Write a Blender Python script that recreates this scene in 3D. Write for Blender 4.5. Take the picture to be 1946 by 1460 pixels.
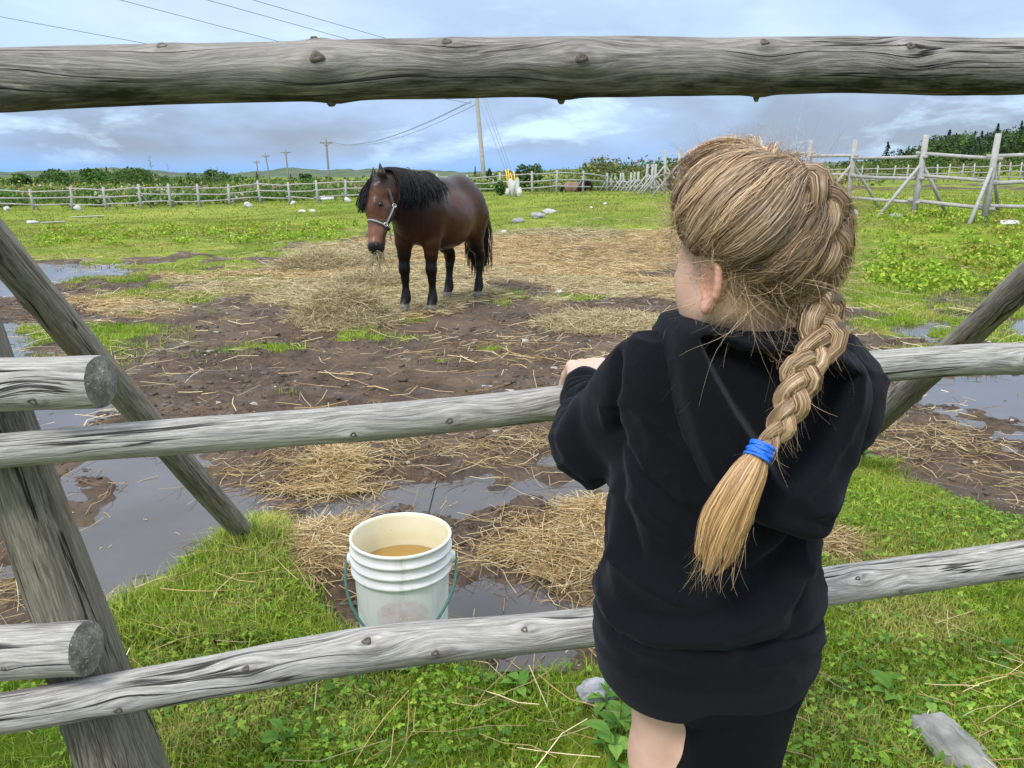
import bpy, math
import numpy as np
from mathutils import Vector, Matrix

# ------------------------------------------------------------------ camera, sky, sun
for _o in list(bpy.data.objects): bpy.data.objects.remove(_o)
SC = bpy.context.scene
COL = SC.collection
FPX, CX, CY, HC = 1462.0, 973.0, 730.0, 1.40        # focal length in photo pixels, image centre, eye height
PITCH = math.radians(15.1)
cp, sp = math.cos(PITCH), math.sin(PITCH)
cam_d = bpy.data.cameras.new('camera'); cam = bpy.data.objects.new('camera', cam_d); COL.objects.link(cam)
cam_d.sensor_fit = 'HORIZONTAL'; cam_d.sensor_width = 36.0; cam_d.lens = 36.0*FPX/1946.0
cam_d.clip_start = 0.02; cam_d.clip_end = 12000
cam.location = (0, 0, HC); cam.rotation_euler = (math.pi/2-PITCH, 0, 0)
SC.camera = cam
SUN_ELEV, SUN_AZ = math.radians(50), math.radians(215)   # azimuth clockwise from +Y
W = bpy.data.worlds.new('World'); SC.world = W; W.use_nodes = True
SC.view_settings.view_transform = 'Standard'; SC.view_settings.look = 'None'
SC.view_settings.gamma = 1.0; SC.view_settings.use_curve_mapping = False
SC.view_settings.exposure = 0.92
SC.cycles.use_denoising = True
SC.cycles.max_bounces = 6; SC.cycles.transparent_max_bounces = 8

class NT:
    """tiny helper round a node tree"""
    def __init__(s, tree): s.t = tree; s.n = tree.nodes; s.l = tree.links
    def add(s, kind, ins=None, **props):
        nd = s.n.new(kind)
        for k, v in props.items(): setattr(nd, k, v)
        if ins:
            for k, v in ins.items(): s.put(nd.inputs[k], v)
        return nd
    def put(s, sock, v):
        if hasattr(v, 'is_linked') or isinstance(v, bpy.types.NodeSocket): s.l.new(v, sock)
        elif isinstance(v, (tuple, list)) and len(v) == 3 and sock.type == 'RGBA': sock.default_value = (*v, 1)
        else: sock.default_value = v
    def math(s, op, a, b=0.0, c=None, clamp=False):
        nd = s.n.new('ShaderNodeMath'); nd.operation = op; nd.use_clamp = clamp
        s.put(nd.inputs[0], a); s.put(nd.inputs[1], b)
        if c is not None: s.put(nd.inputs[2], c)
        return nd.outputs[0]
    def vmul(s, v, k):
        nd = s.n.new('ShaderNodeVectorMath'); nd.operation = 'MULTIPLY'
        s.put(nd.inputs[0], v); s.put(nd.inputs[1], k); return nd.outputs[0]
    def vadd(s, v, k):
        nd = s.n.new('ShaderNodeVectorMath'); nd.operation = 'ADD'
        s.put(nd.inputs[0], v); s.put(nd.inputs[1], k); return nd.outputs[0]
    def noise(s, vec, scale, detail=4.0, rough=0.55, dist=0.0, out=0):
        nd = s.n.new('ShaderNodeTexNoise')
        if vec is not None: s.put(nd.inputs['Vector'], vec)
        nd.inputs['Scale'].default_value = scale; nd.inputs['Detail'].default_value = detail
        nd.inputs['Roughness'].default_value = rough; nd.inputs['Distortion'].default_value = dist
        return nd.outputs[out]
    def ramp(s, fac, stops, interp='LINEAR'):
        nd = s.n.new('ShaderNodeValToRGB'); s.put(nd.inputs[0], fac); cr = nd.color_ramp; cr.interpolation = interp
        while len(cr.elements) < len(stops): cr.elements.new(0.5)
        for e, (p, c) in zip(cr.elements, stops):
            e.position = p; e.color = (*c, 1) if isinstance(c, (tuple, list)) else (c, c, c, 1)
        return nd.outputs[0]
    def mix(s, fac, a, b, mode='MIX'):
        nd = s.n.new('ShaderNodeMix'); nd.data_type = 'RGBA'; nd.blend_type = mode
        s.put(nd.inputs[0], fac); s.put(nd.inputs[6], a); s.put(nd.inputs[7], b); return nd.outputs[2]
    def attr(s, name, out='Color'):
        nd = s.n.new('ShaderNodeAttribute'); nd.attribute_name = name; return nd.outputs[out]
    def bump(s, h, strength=0.4, dist=0.01, normal=None):
        nd = s.n.new('ShaderNodeBump'); nd.inputs['Strength'].default_value = strength
        nd.inputs['Distance'].default_value = dist; s.put(nd.inputs['Height'], h)
        if normal is not None: s.put(nd.inputs['Normal'], normal)
        return nd.outputs[0]

def build_world():
    t = NT(W.node_tree); t.n.clear()
    out = t.add('ShaderNodeOutputWorld')
    sky = t.add('ShaderNodeTexSky', sky_type='NISHITA', sun_disc=False, sun_elevation=SUN_ELEV, sun_rotation=SUN_AZ)
    bg1 = t.add('ShaderNodeBackground', {'Color': sky.outputs[0], 'Strength': 0.06})
    d = t.add('ShaderNodeTexCoord').outputs['Generated']
    z = t.add('ShaderNodeSeparateXYZ', {0: d}).outputs[2]
    base = t.ramp(z, [(0.0, (.13, .29, .58)), (.018, (.18, .32, .57)), (.05, (.24, .345, .54)), (.11, (.30, .405, .58)),
                      (.20, (.335, .44, .61)), (.45, (.66, .74, .86)), (1.0, (1.0, 1.03, 1.08))])
    v1 = t.vmul(d, (3.4, 3.4, 9.5))
    n1 = t.noise(v1, 1.0, 6, .52, .25)
    v2 = t.vmul(t.vadd(d, (3.1, .7, .0)), (5.0, 5.0, 16.0))
    n2 = t.noise(v2, 1.0, 6, .58, .3)
    dark = t.ramp(n1, [(.40, 0.0), (.60, 1.0)])
    lowband = t.ramp(z, [(.0, .0), (.012, .30), (.03, 1.0), (.085, .95), (.16, .40), (.5, .15)])
    c1 = t.mix(t.math('MULTIPLY', dark, t.math('MULTIPLY', lowband, .95)), base, (.165, .205, .275))
    gap = t.ramp(n2, [(.52, 0.0), (.66, 1.0)])
    c2 = t.mix(t.math('MULTIPLY', gap, t.math('MULTIPLY', lowband, .75)), c1, (.44, .60, .76))
    pale = t.ramp(t.noise(t.vmul(d, (2.2, 2.2, 5.0)), 1.0, 5, .5, .5), [(.48, 0.0), (.70, 1.0)])
    c3 = t.mix(t.math('MULTIPLY', pale, t.ramp(z, [(.0, .15), (.1, .35), (.3, .55)])), c2, (.50, .58, .70))
    bg2 = t.add('ShaderNodeBackground', {'Color': c3, 'Strength': 1.10})
    mx = t.add('ShaderNodeMixShader', {0: 0.88, 1: bg1.outputs[0], 2: bg2.outputs[0]})
    t.l.new(mx.outputs[0], out.inputs[0])
build_world()
sun_d = bpy.data.lights.new('sun', 'SUN'); sun = bpy.data.objects.new('sun', sun_d); COL.objects.link(sun)
sun_d.energy = 1.5; sun_d.angle = math.radians(14); sun_d.color = (1.0, .96, .90)
_sd = Vector((math.sin(SUN_AZ)*math.cos(SUN_ELEV), math.cos(SUN_AZ)*math.cos(SUN_ELEV), math.sin(SUN_ELEV)))
sun.rotation_euler = _sd.to_track_quat('Z', 'Y').to_euler(); sun.location = (-6, -8, 14)

# ------------------------------------------------------------------ helpers
rng = np.random.default_rng(11)
def ray(u, v):
    c = -(np.asarray(v, float)-CY)/FPX; a = (np.asarray(u, float)-CX)/FPX
    return a, cp + c*sp, -sp + c*cp
def P(u, v, Y):                        # the point seen at (u,v) that lies Y metres ahead
    a, b, c = ray(u, v); t = Y/b
    return np.array([a*t, Y, HC + c*t])
def G(u, v, z=0.0):                    # the point seen at (u,v) on level ground
    a, b, c = ray(u, v); t = (z-HC)/c
    return np.array([a*t, b*t, z])
def FP(u, v, D0=1.40, k=0.264):        # the point seen at (u,v) on the near fence's plane Y = D0 + k X
    a, b, c = ray(u, v); t = D0/(b - k*a)
    return np.array([a*t, b*t, HC + c*t])
def depth(p): return p[1]*cp - (p[2]-HC)*sp

def _hash(ix, iy, iz, seed):
    h = (ix.astype(np.uint32)*np.uint32(374761393) + iy.astype(np.uint32)*np.uint32(668265263)
         + iz.astype(np.uint32)*np.uint32(2147483647) + np.uint32(seed*974711 & 0xffffffff))
    h = (h ^ (h >> np.uint32(13)))*np.uint32(1274126177)
    h = (h ^ (h >> np.uint32(16)))*np.uint32(2246822519)
    return ((h ^ (h >> np.uint32(15))) & np.uint32(0xffff)).astype(np.float32)/65535.0
def vnoise(x, y, z=None, seed=0):
    x = np.asarray(x, float); y = np.asarray(y, float)
    z = np.zeros_like(x) if z is None else np.asarray(z, float)
    x0 = np.floor(x); y0 = np.floor(y); z0 = np.floor(z)
    fx, fy, fz = x-x0, y-y0, z-z0
    fx = fx*fx*(3-2*fx); fy = fy*fy*(3-2*fy); fz = fz*fz*(3-2*fz)
    x0 = x0.astype(np.int64); y0 = y0.astype(np.int64); z0 = z0.astype(np.int64)
    def c(i, j, k): return _hash(x0+i, y0+j, z0+k, seed)
    a = c(0,0,0)*(1-fx)+c(1,0,0)*fx; b = c(0,1,0)*(1-fx)+c(1,1,0)*fx
    lo = a*(1-fy)+b*fy
    if not np.any(fz): return lo
    a = c(0,0,1)*(1-fx)+c(1,0,1)*fx; b = c(0,1,1)*(1-fx)+c(1,1,1)*fx
    return lo*(1-fz) + (a*(1-fy)+b*fy)*fz
def fbm(x, y, z=None, oct=4, seed=0, gain=.5):
    s = 0; a = 1.0; tot = 0
    for i in range(oct):
        f = 2.03**i
        s = s + a*vnoise(np.asarray(x)*f+7.3*i, np.asarray(y)*f-3.1*i, None if z is None else np.asarray(z)*f, seed+i*17)
        tot += a; a *= gain
    return s/tot
def sstep(a, b, x):
    t = np.clip((np.asarray(x, float)-a)/(b-a), 0, 1); return t*t*(3-2*t)
def poly_sd(x, y, poly):               # signed distance to a polygon, positive inside
    poly = np.asarray(poly, float); d = np.full(np.shape(x), 1e9); ins = np.zeros(np.shape(x), bool)
    n = len(poly)
    for i in range(n):
        ax, ay = poly[i]; bx, by = poly[(i+1) % n]
        ex, ey = bx-ax, by-ay; wx, wy = x-ax, y-ay
        t = np.clip((wx*ex+wy*ey)/(ex*ex+ey*ey+1e-12), 0, 1)
        d = np.minimum(d, (wx-ex*t)**2+(wy-ey*t)**2)
        c = ((ay > y) != (by > y)) & (x < ex*(y-ay)/(by-ay+1e-12)+ax)
        ins ^= c
    d = np.sqrt(d); return np.where(ins, d, -d)
def line_d(x, y, pts):
    d = np.full(np.shape(x), 1e9)
    for (ax, ay), (bx, by) in zip(pts[:-1], pts[1:]):
        ex, ey = bx-ax, by-ay
        t = np.clip(((x-ax)*ex+(y-ay)*ey)/(ex*ex+ey*ey+1e-12), 0, 1)
        d = np.minimum(d, np.hypot(x-ax-ex*t, y-ay-ey*t))
    return d
def unit(v): return v/(np.linalg.norm(v, axis=-1, keepdims=True)+1e-12)

def mesh(name, V, F, mat=None, parent=None, smooth=True, col=None, vec=None, loc=None):
    """ONE mesh object; F is an array of quads/tris or a list of such arrays; col -> colour attribute, vec -> named vectors"""
    V = np.asarray(V, np.float32).reshape(-1, 3)
    Fs = F if isinstance(F, list) else [F]
    Fs = [np.asarray(f, np.int32) for f in Fs if len(f)]
    me = bpy.data.meshes.new(name)
    me.vertices.add(len(V)); me.vertices.foreach_set('co', V.ravel())
    tot = np.concatenate([np.full(len(f), f.shape[1], np.int32) for f in Fs])
    idx = np.concatenate([f.ravel() for f in Fs])
    me.loops.add(len(idx)); me.loops.foreach_set('vertex_index', idx)
    me.polygons.add(len(tot))
    st = np.zeros(len(tot), np.int32); st[1:] = np.cumsum(tot)[:-1]
    me.polygons.foreach_set('loop_start', st); me.polygons.foreach_set('loop_total', tot)
    me.polygons.foreach_set('use_smooth', np.full(len(tot), bool(smooth)))
    if col is not None:
        a = me.attributes.new('col', 'FLOAT_COLOR', 'POINT')
        c = np.ones((len(V), 4), np.float32); c[:, :3] = col; a.data.foreach_set('color', c.ravel())
    for k, v in (vec or {}).items():
        a = me.attributes.new(k, 'FLOAT_VECTOR', 'POINT'); a.data.foreach_set('vector', np.asarray(v, np.float32).ravel())
    me.update(calc_edges=True); me.validate()
    if mat: me.materials.append(mat)
    o = bpy.data.objects.new(name, me); COL.objects.link(o)
    if parent is not None: o.parent = parent
    if loc is not None: o.location = loc
    return o
def normals_of(o):
    n = np.zeros(len(o.data.vertices)*3, np.float32); o.data.vertex_normals.foreach_get('vector', n); return n.reshape(-1, 3)
def coords_of(o):
    n = np.zeros(len(o.data.vertices)*3, np.float32); o.data.vertices.foreach_get('co', n); return n.reshape(-1, 3)
def thing(name, loc, label, cat, group=None, rot=0.0):
    o = bpy.data.objects.new(name, None); COL.objects.link(o); o.empty_display_size = .1
    o.location = tuple(float(c) for c in loc); o.rotation_euler = (0, 0, rot)
    return tag(o, label, cat, group)
def tag(o, label=None, cat=None, group=None, kind=None):
    if label: o['label'] = label
    if cat: o['category'] = cat
    if group: o['group'] = group
    if kind: o['kind'] = kind
    return o
def put(o, parent):                    # parent without moving
    o.parent = parent; bpy.context.view_layer.update()
    o.matrix_parent_inverse = parent.matrix_world.inverted(); return o
class Geo:                             # collects pieces of one mesh
    def __init__(s): s.V = []; s.F = {}; s.C = []; s.n = 0; s.A = []
    def add(s, V, F, col=None, a=None):
        V = np.asarray(V, np.float32).reshape(-1, 3)
        for f in (F if isinstance(F, list) else [F]):
            f = np.asarray(f, np.int64)
            if len(f): s.F.setdefault(f.shape[1], []).append(f+s.n)
        s.V.append(V); s.n += len(V)
        if col is not None: s.C.append(np.broadcast_to(np.asarray(col, np.float32), (len(V), 3)))
        if a is not None: s.A.append(np.asarray(a, np.float32))
        return s
    def build(s, name, mat, parent=None, smooth=True, kind=None):
        o = mesh(name, np.concatenate(s.V), [np.concatenate(f) for f in s.F.values()], mat, parent, smooth,
                 np.concatenate(s.C) if s.C else None, {'lc': np.concatenate(s.A)} if s.A else None)
        if kind: o['kind'] = kind
        return o

def frames(path):
    path = np.asarray(path, float); t = unit(np.gradient(path, axis=0))
    ref = np.array([0, 0, 1.0]) if abs(t[0][2]) < .9 else np.array([1.0, 0, 0])
    n = unit(ref - t[0]*np.dot(ref, t[0])); N_ = []
    for i in range(len(path)):
        n = unit(n - t[i]*np.dot(n, t[i])); N_.append(n)
    N_ = np.array(N_); return t, N_, np.cross(t, N_)
def tube(path, r, sides=8, cap=True, squash=1.0, rough=None):
    """tube along a path; returns V, [quads, caps], local log coordinates"""
    path = np.asarray(path, float); k = len(path); r = np.broadcast_to(np.asarray(r, float), (k,))
    t, n, b = frames(path); th = np.arange(sides)/sides*2*np.pi
    rr = r[:, None]*np.ones((1, sides))
    L = np.concatenate([[0], np.cumsum(np.linalg.norm(np.diff(path, axis=0), axis=1))])
    if rough is not None: rr = rr*(1+rough(L[:, None]+0*th[None], th[None]+0*L[:, None], r[:, None]))
    V = path[:, None]+(np.cos(th)[None, :, None]*n[:, None]*squash+np.sin(th)[None, :, None]*b[:, None])*rr[..., None]
    lc = np.stack([np.cos(th)[None]*r[:, None], np.sin(th)[None]*r[:, None], L[:, None]+0*th[None]], -1)
    i = np.arange(k-1)[:, None]*sides; j = np.arange(sides)[None]; j2 = (j+1) % sides
    Q = np.stack([i+j, i+j2, i+sides+j2, i+sides+j], -1).reshape(-1, 4)[:, ::-1]
    V = V.reshape(-1, 3); lc = lc.reshape(-1, 3); T = []
    if cap:
        c0 = len(V); V = np.concatenate([V, path[[0, -1]]]); lc = np.concatenate([lc, [[0, 0, L[0]], [0, 0, L[-1]]]])
        jj = np.arange(sides); jn = (jj+1) % sides; e = (k-1)*sides
        T = np.concatenate([np.stack([jj, jn, np.full(sides, c0)], -1), np.stack([e+jn, e+jj, np.full(sides, c0+1)], -1)])
    return V, [Q, T], lc
def ribbons(paths, width, nrm=None, col=None, taper=True):
    """flat strips along many paths (n,k,3)"""
    paths = np.asarray(paths, np.float32); n, k = paths.shape[:2]
    t = unit(np.gradient(paths, axis=1))
    if nrm is None:
        nrm = unit(rng.normal(size=(n, 1, 3)))+0*paths
    s = unit(np.cross(t, nrm))
    w = np.broadcast_to(np.asarray(width, np.float32).reshape(-1, 1), (n, k)).copy()
    if taper is True: w *= np.linspace(1.0, .25, k)[None]
    elif taper is not False and taper is not None: w *= np.asarray(taper)[None]
    V = np.stack([paths-s*w[..., None]/2, paths+s*w[..., None]/2], 2).reshape(-1, 3)
    b = (np.arange(n)*k*2)[:, None]+(np.arange(k-1)*2)[None]
    F = np.stack([b, b+1, b+3, b+2], -1).reshape(-1, 4)
    c = None
    if col is not None:
        col = np.asarray(col, np.float32)
        c = np.repeat(col, k*2, axis=0) if col.ndim == 2 else np.repeat(col.reshape(-1, 3), 2, axis=0)
    return V, F, c
def tubes3(paths, r, col=None):
    """three sided tubes along many paths"""
    paths = np.asarray(paths, np.float32); n, k = paths.shape[:2]
    t = unit(np.gradient(paths, axis=1)); ref = unit(rng.normal(size=(n, 1, 3)))+0*paths
    a = unit(np.cross(t, ref)); b = np.cross(t, a); r = np.broadcast_to(np.asarray(r, np.float32).reshape(-1, 1, 1), (n, k, 1))
    V = np.stack([paths+(a*math.cos(q)+b*math.sin(q))*r for q in (0, 2.094, 4.189)], 2).reshape(-1, 3)
    base = ((np.arange(n)*k*3)[:, None]+(np.arange(k-1)*3)[None])[..., None]
    j = np.arange(3); j2 = (j+1) % 3
    F = np.stack([base+j, base+j2, base+3+j2, base+3+j], -1).reshape(-1, 4)
    c = None if col is None else np.repeat(np.asarray(col, np.float32), k*3, axis=0)
    return V, F, c

# ------------------------------------------------------------------ implicit surfaces
def smin(a, b, k):
    if k <= 0: return np.minimum(a, b)
    h = np.maximum(k-np.abs(a-b), 0)/k; return np.minimum(a, b)-h*h*k*.25
class SDF:
    def __init__(s, lo, hi, h):
        s.lo = np.array(lo, float); s.h = h
        s.ax = [np.arange(int((b-a)/h)+2, dtype=np.float32)*h+a for a, b in zip(lo, hi)]
        s.F = np.full([len(a) for a in s.ax], 10.0, np.float32)
    def grid(s, lo, hi):
        sl = tuple(slice(max(0, int((a-l)/s.h)), max(0, int((b-l)/s.h)+2)) for a, b, l in zip(lo, hi, s.lo))
        X, Y, Z = (s.ax[i][sl[i]] for i in range(3))
        return sl, X[:, None, None], Y[None, :, None], Z[None, None, :]
    def put(s, sl, d, k, op):
        if op == 'add': s.F[sl] = smin(s.F[sl], d, k)
        else: s.F[sl] = -smin(-s.F[sl], d, k)
    def cap(s, a, b, r1, r2, k=.02, op='add', m=.05):
        a = np.asarray(a, float); b = np.asarray(b, float); R = max(r1, r2)+m+k
        sl, X, Y, Z = s.grid(np.minimum(a, b)-R, np.maximum(a, b)+R)
        if 0 in s.F[sl].shape: return s
        e = b-a; L = max(float(e@e), 1e-9)
        t = np.clip(((X-a[0])*e[0]+(Y-a[1])*e[1]+(Z-a[2])*e[2])/L, 0, 1)
        d = np.sqrt((X-a[0]-e[0]*t)**2+(Y-a[1]-e[1]*t)**2+(Z-a[2]-e[2]*t)**2)-(r1+(r2-r1)*t)
        s.put(sl, d, k, op); return s
    def chain(s, pts, rs, k=.02, **kw):
        for i in range(len(pts)-1): s.cap(pts[i], pts[i+1], rs[i], rs[i+1], k, **kw)
        return s
    def ell(s, c, r, k=.02, R=None, op='add', m=.05):
        c = np.asarray(c, float); r = np.asarray(r, float); q = r.max()+m+k if R is not None else r+m+k
        sl, X, Y, Z = s.grid(c-q, c+q)
        if 0 in s.F[sl].shape: return s
        X, Y, Z = X-c[0], Y-c[1], Z-c[2]
        if R is not None: R = np.asarray(R); X, Y, Z = [R[i][0]*X+R[i][1]*Y+R[i][2]*Z for i in range(3)]   # rows = local axes
        k0 = np.sqrt((X/r[0])**2+(Y/r[1])**2+(Z/r[2])**2); k1 = np.sqrt((X/r[0]**2)**2+(Y/r[1]**2)**2+(Z/r[2]**2)**2)+1e-9
        s.put(sl, k0*(k0-1)/k1, k, op); return s
    def stack(s, rows, k=.02, p=2.0):
        """vertical loft: rows of (z, x, y, a, b)"""
        rows = np.asarray(rows, float); Z = s.ax[2]
        f = lambda i: np.interp(Z, rows[:, 0], rows[:, i])[None, None, :]
        for _ in range(1):
            cx, cy, a, b = f(1), f(2), f(3), f(4)
        X = s.ax[0][:, None, None]; Y = s.ax[1][None, :, None]
        q = (np.abs((X-cx)/a)**p+np.abs((Y-cy)/b)**p)**(1/p)
        d = (q-1)*np.minimum(a, b)
        zz = Z[None, None, :]; d = np.maximum(d, np.maximum(rows[0, 0]-zz, zz-rows[-1, 0]))
        s.F = smin(s.F, d.astype(np.float32), k); return s
    def surf(s, smooth=2):
        F = s.F; h = s.h; nx, ny, nz = F.shape; S = F < 0
        cn = [S[i:nx-1+i, j:ny-1+j, k:nz-1+k] for i in (0, 1) for j in (0, 1) for k in (0, 1)]
        tot = sum(c.astype(np.int8) for c in cn); act = (tot > 0) & (tot < 8)
        ids = np.full(act.shape, -1, np.int64); I = np.argwhere(act); ids[act] = np.arange(len(I))
        acc = np.zeros((len(I), 3)); cnt = np.zeros(len(I))
        off = [(i, j, k) for i in (0, 1) for j in (0, 1) for k in (0, 1)]
        for a in off:
            for ax in range(3):
                if a[ax] == 1: continue
                b = list(a); b[ax] = 1
                fa = F[I[:, 0]+a[0], I[:, 1]+a[1], I[:, 2]+a[2]]; fb = F[I[:, 0]+b[0], I[:, 1]+b[1], I[:, 2]+b[2]]
                c = (fa < 0) != (fb < 0); t = np.where(c, fa/(fa-fb+1e-20), 0)
                p = np.array(a, float)[None]+np.zeros((len(I), 3)); p[:, ax] = t
                acc += p*c[:, None]; cnt += c
        V = s.lo+(I+acc/cnt[:, None])*h
        Q = []
        for ax in range(3):
            o1, o2 = [q for q in range(3) if q != ax]
            A = [slice(None)]*3; B = [slice(None)]*3; A[ax] = slice(0, -1); B[ax] = slice(1, None)
            for M_ in (A, B): M_[o1] = slice(1, -1); M_[o2] = slice(1, -1)
            sa, sb = S[tuple(A)], S[tuple(B)]; E = np.argwhere(sa != sb)
            E[:, o1] += 1; E[:, o2] += 1; fl = S[E[:, 0], E[:, 1], E[:, 2]]
            def cid(d1, d2):
                e = E.copy(); e[:, o1] -= d1; e[:, o2] -= d2; return ids[e[:, 0], e[:, 1], e[:, 2]]
            q = np.stack([cid(1, 1), cid(0, 1), cid(0, 0), cid(1, 0)], -1)
            if ax == 1: fl = ~fl
            q[~fl] = q[~fl][:, ::-1]; Q.append(q)
        Q = np.concatenate(Q); Q = Q[(Q >= 0).all(1)]
        for _ in range(smooth): V = lap(V, Q, .5)
        return V, Q
def lap(V, Q, f=.5):
    a = Q.ravel(); b = np.roll(Q, -1, axis=1).ravel(); n = len(V)
    c = np.bincount(a, minlength=n)+np.bincount(b, minlength=n); c = np.maximum(c, 1)
    M_ = np.stack([np.bincount(a, V[b, i], n)+np.bincount(b, V[a, i], n) for i in range(3)], -1)/c[:, None]
    return V+(M_-V)*f
# ------------------------------------------------------------------ materials
M = {}
def newmat(name):
    m = bpy.data.materials.new(name); m.use_nodes = True; t = NT(m.node_tree); t.n.clear()
    out = t.add('ShaderNodeOutputMaterial'); b = t.add('ShaderNodeBsdfPrincipled')
    t.l.new(b.outputs[0], out.inputs[0]); M[name] = m
    return t, b, out
def plain(name, col, rough=.6, metal=0.0, noise=0.0, scale=20, bump=0.0, spec=.5):
    t, b, _ = newmat(name); oc = t.add('ShaderNodeTexCoord').outputs['Object']
    n = t.noise(oc, scale, 5, .6)
    if noise > 0:
        f = t.ramp(n, [(.25, 1-noise), (.75, 1+noise)])
        t.put(b.inputs['Base Color'], t.mix(1.0, (*col,), f, 'MULTIPLY'))
    else: b.inputs['Base Color'].default_value = (*col, 1)
    b.inputs['Roughness'].default_value = rough; b.inputs['Metallic'].default_value = metal
    b.inputs['Specular IOR Level'].default_value = spec
    if bump > 0: t.put(b.inputs['Normal'], t.bump(n, bump, .004))
    return M[name]

def mat_wood(name, light, dark, moss=0.5, scale=1.0, warm=.2):
    """weathered log: grain runs along the log (lc = position across the log and distance along it)"""
    t, b, _ = newmat(name)
    lc = t.attr('lc', 'Vector'); s = scale
    fine = t.noise(t.vmul(lc, (330*s, 330*s, 15*s)), 1.0, 5, .65, .6)
    mid = t.noise(t.vmul(lc, (120*s, 120*s, 6.5*s)), 1.0, 6, .65, .9)
    big = t.noise(t.vmul(lc, (9*s, 9*s, 2.0*s)), 1.0, 4, .6)
    c = t.mix(t.ramp(fine, [(.38, 0.0), (.62, 1.0)]), dark, light)
    c = t.mix(t.ramp(mid, [(.36, .62), (.52, 0.0)]), c, tuple(x*.36 for x in dark))
    c = t.mix(t.ramp(big, [(.45, 0.0), (.75, .55)]), c, tuple(min(1, x*1.30) for x in light))
    # long drying cracks: contour lines of a stretched noise
    cr = t.noise(t.vmul(lc, (30*s, 30*s, .75*s)), 1.0, 4, .5, .25)
    line = t.ramp(t.math('ABSOLUTE', t.math('SUBTRACT', cr, .5)), [(.0, 1.0), (.006, .95), (.014, 0.0)])
    brk = t.ramp(t.noise(t.vmul(lc, (9*s, 9*s, 1.7*s)), 1.0, 2), [(.46, 0.0), (.53, 1.0)])
    line = t.math('MULTIPLY', line, brk)
    c = t.mix(t.math('MULTIPLY', line, .93), c, (.012, .011, .009))
    wm = t.ramp(t.noise(t.vmul(lc, (16*s, 16*s, 2.6*s)), 1.0, 4), [(.64, 0.0), (.76, warm)])
    c = t.mix(wm, c, (.20, .085, .025))
    # algae on the damp side, with its own ragged shape (attribute 'col': r = damp side, g = knot ring)
    ac = t.add('ShaderNodeSeparateColor', {0: t.attr('col')})
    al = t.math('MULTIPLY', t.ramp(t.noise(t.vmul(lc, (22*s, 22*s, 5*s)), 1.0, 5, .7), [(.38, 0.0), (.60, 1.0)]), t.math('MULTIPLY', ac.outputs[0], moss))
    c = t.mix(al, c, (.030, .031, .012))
    c = t.mix(t.math('MULTIPLY', ac.outputs[1], .55), c, (.050, .042, .034))
    t.put(b.inputs['Base Color'], c); b.inputs['Roughness'].default_value = .85; b.inputs['Specular IOR Level'].default_value = .25
    h = t.math('SUBTRACT', t.math('ADD', t.math('MULTIPLY', fine, .5), t.math('MULTIPLY', mid, .8)), t.math('MULTIPLY', line, 1.2))
    t.put(b.inputs['Normal'], t.bump(h, .9, .005))
    return M[name]
mat_wood('rail_wood', (.52, .50, .465), (.22, .21, .19), .50)
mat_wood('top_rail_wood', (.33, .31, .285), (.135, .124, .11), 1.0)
mat_wood('post_wood', (.27, .25, .195), (.10, .09, .068), .45, .9, .6)
mat_wood('brace_wood', (.33, .30, .245), (.13, .115, .090), .35, 1.0, .6)
plain('old_wood', (.36, .35, .335), .85, 0, .25, 9)
def mat_cut():
    t, b, _ = newmat('cut_end'); oc = t.add('ShaderNodeTexCoord').outputs['Object']
    a = t.noise(oc, 45, 6, .7); c = t.noise(oc, 150, 4, .6); k = t.mix(t.ramp(a, [(.35, 0.0), (.65, 1.0)]), (.10, .10, .078), (.27, .26, .21))
    k = t.mix(t.ramp(c, [(.60, 0.0), (.68, .85)]), k, (.55, .56, .50)); k = t.mix(t.ramp(t.noise(oc, 24, 4), [(.6, 0.0), (.7, .8)]), k, (.30, .32, .28))
    t.put(b.inputs['Base Color'], k); b.inputs['Roughness'].default_value = .95; t.put(b.inputs['Normal'], t.bump(t.math('ADD', a, c), .9, .006))
mat_cut()
plain('knot_wood', (.11, .092, .075), .8, 0, .5, 160, .6)
plain('nail', (.20, .24, .30), .45, .7, .3, 300)

def mat_attr(name, rough=.6, spec=.4, transl=0.0, sheen=0.0, var=0.0, vscale=30., bump=0.0, sub=0.0, aniso=0.0):
    """colour from the mesh's own colour attribute, with optional translucency for thin leaves"""
    t, b, out = newmat(name); c = t.attr('col')
    if var > 0:
        n = t.noise(t.add('ShaderNodeTexCoord').outputs['Object'], vscale, 5, .6)
        c = t.mix(1.0, c, t.ramp(n, [(.25, 1-var), (.75, 1+var)]), 'MULTIPLY')
        if bump > 0: t.put(b.inputs['Normal'], t.bump(n, bump, .004))
    t.put(b.inputs['Base Color'], c); b.inputs['Roughness'].default_value = rough
    b.inputs['Specular IOR Level'].default_value = spec; b.inputs['Sheen Weight'].default_value = sheen
    if aniso: b.inputs['Anisotropic'].default_value = aniso
    if transl > 0:
        tr = t.add('ShaderNodeBsdfTranslucent', {0: c}); mx = t.add('ShaderNodeMixShader', {0: transl, 1: b.outputs[0], 2: tr.outputs[0]})
        t.l.new(mx.outputs[0], out.inputs[0])
    return M[name]
mat_attr('grass_blade', .55, .3, .35)
mat_attr('leaf', .6, .25, .25)
mat_attr('straw_stalk', .6, .3, .15)
mat_attr('hair_strand', .42, .45, .12)
mat_attr('horse_hair', .5, .22, 0)
mat_attr('coat', .38, .26, 0, .0, .28, 30., .22)
mat_attr('needle', .7, .2, .1)
mat_attr('clod', .6, .4, 0, 0, .35, 60., .6)
mat_attr('stone_c', .85, .3, 0, 0, .35, 14., .7)

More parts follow.
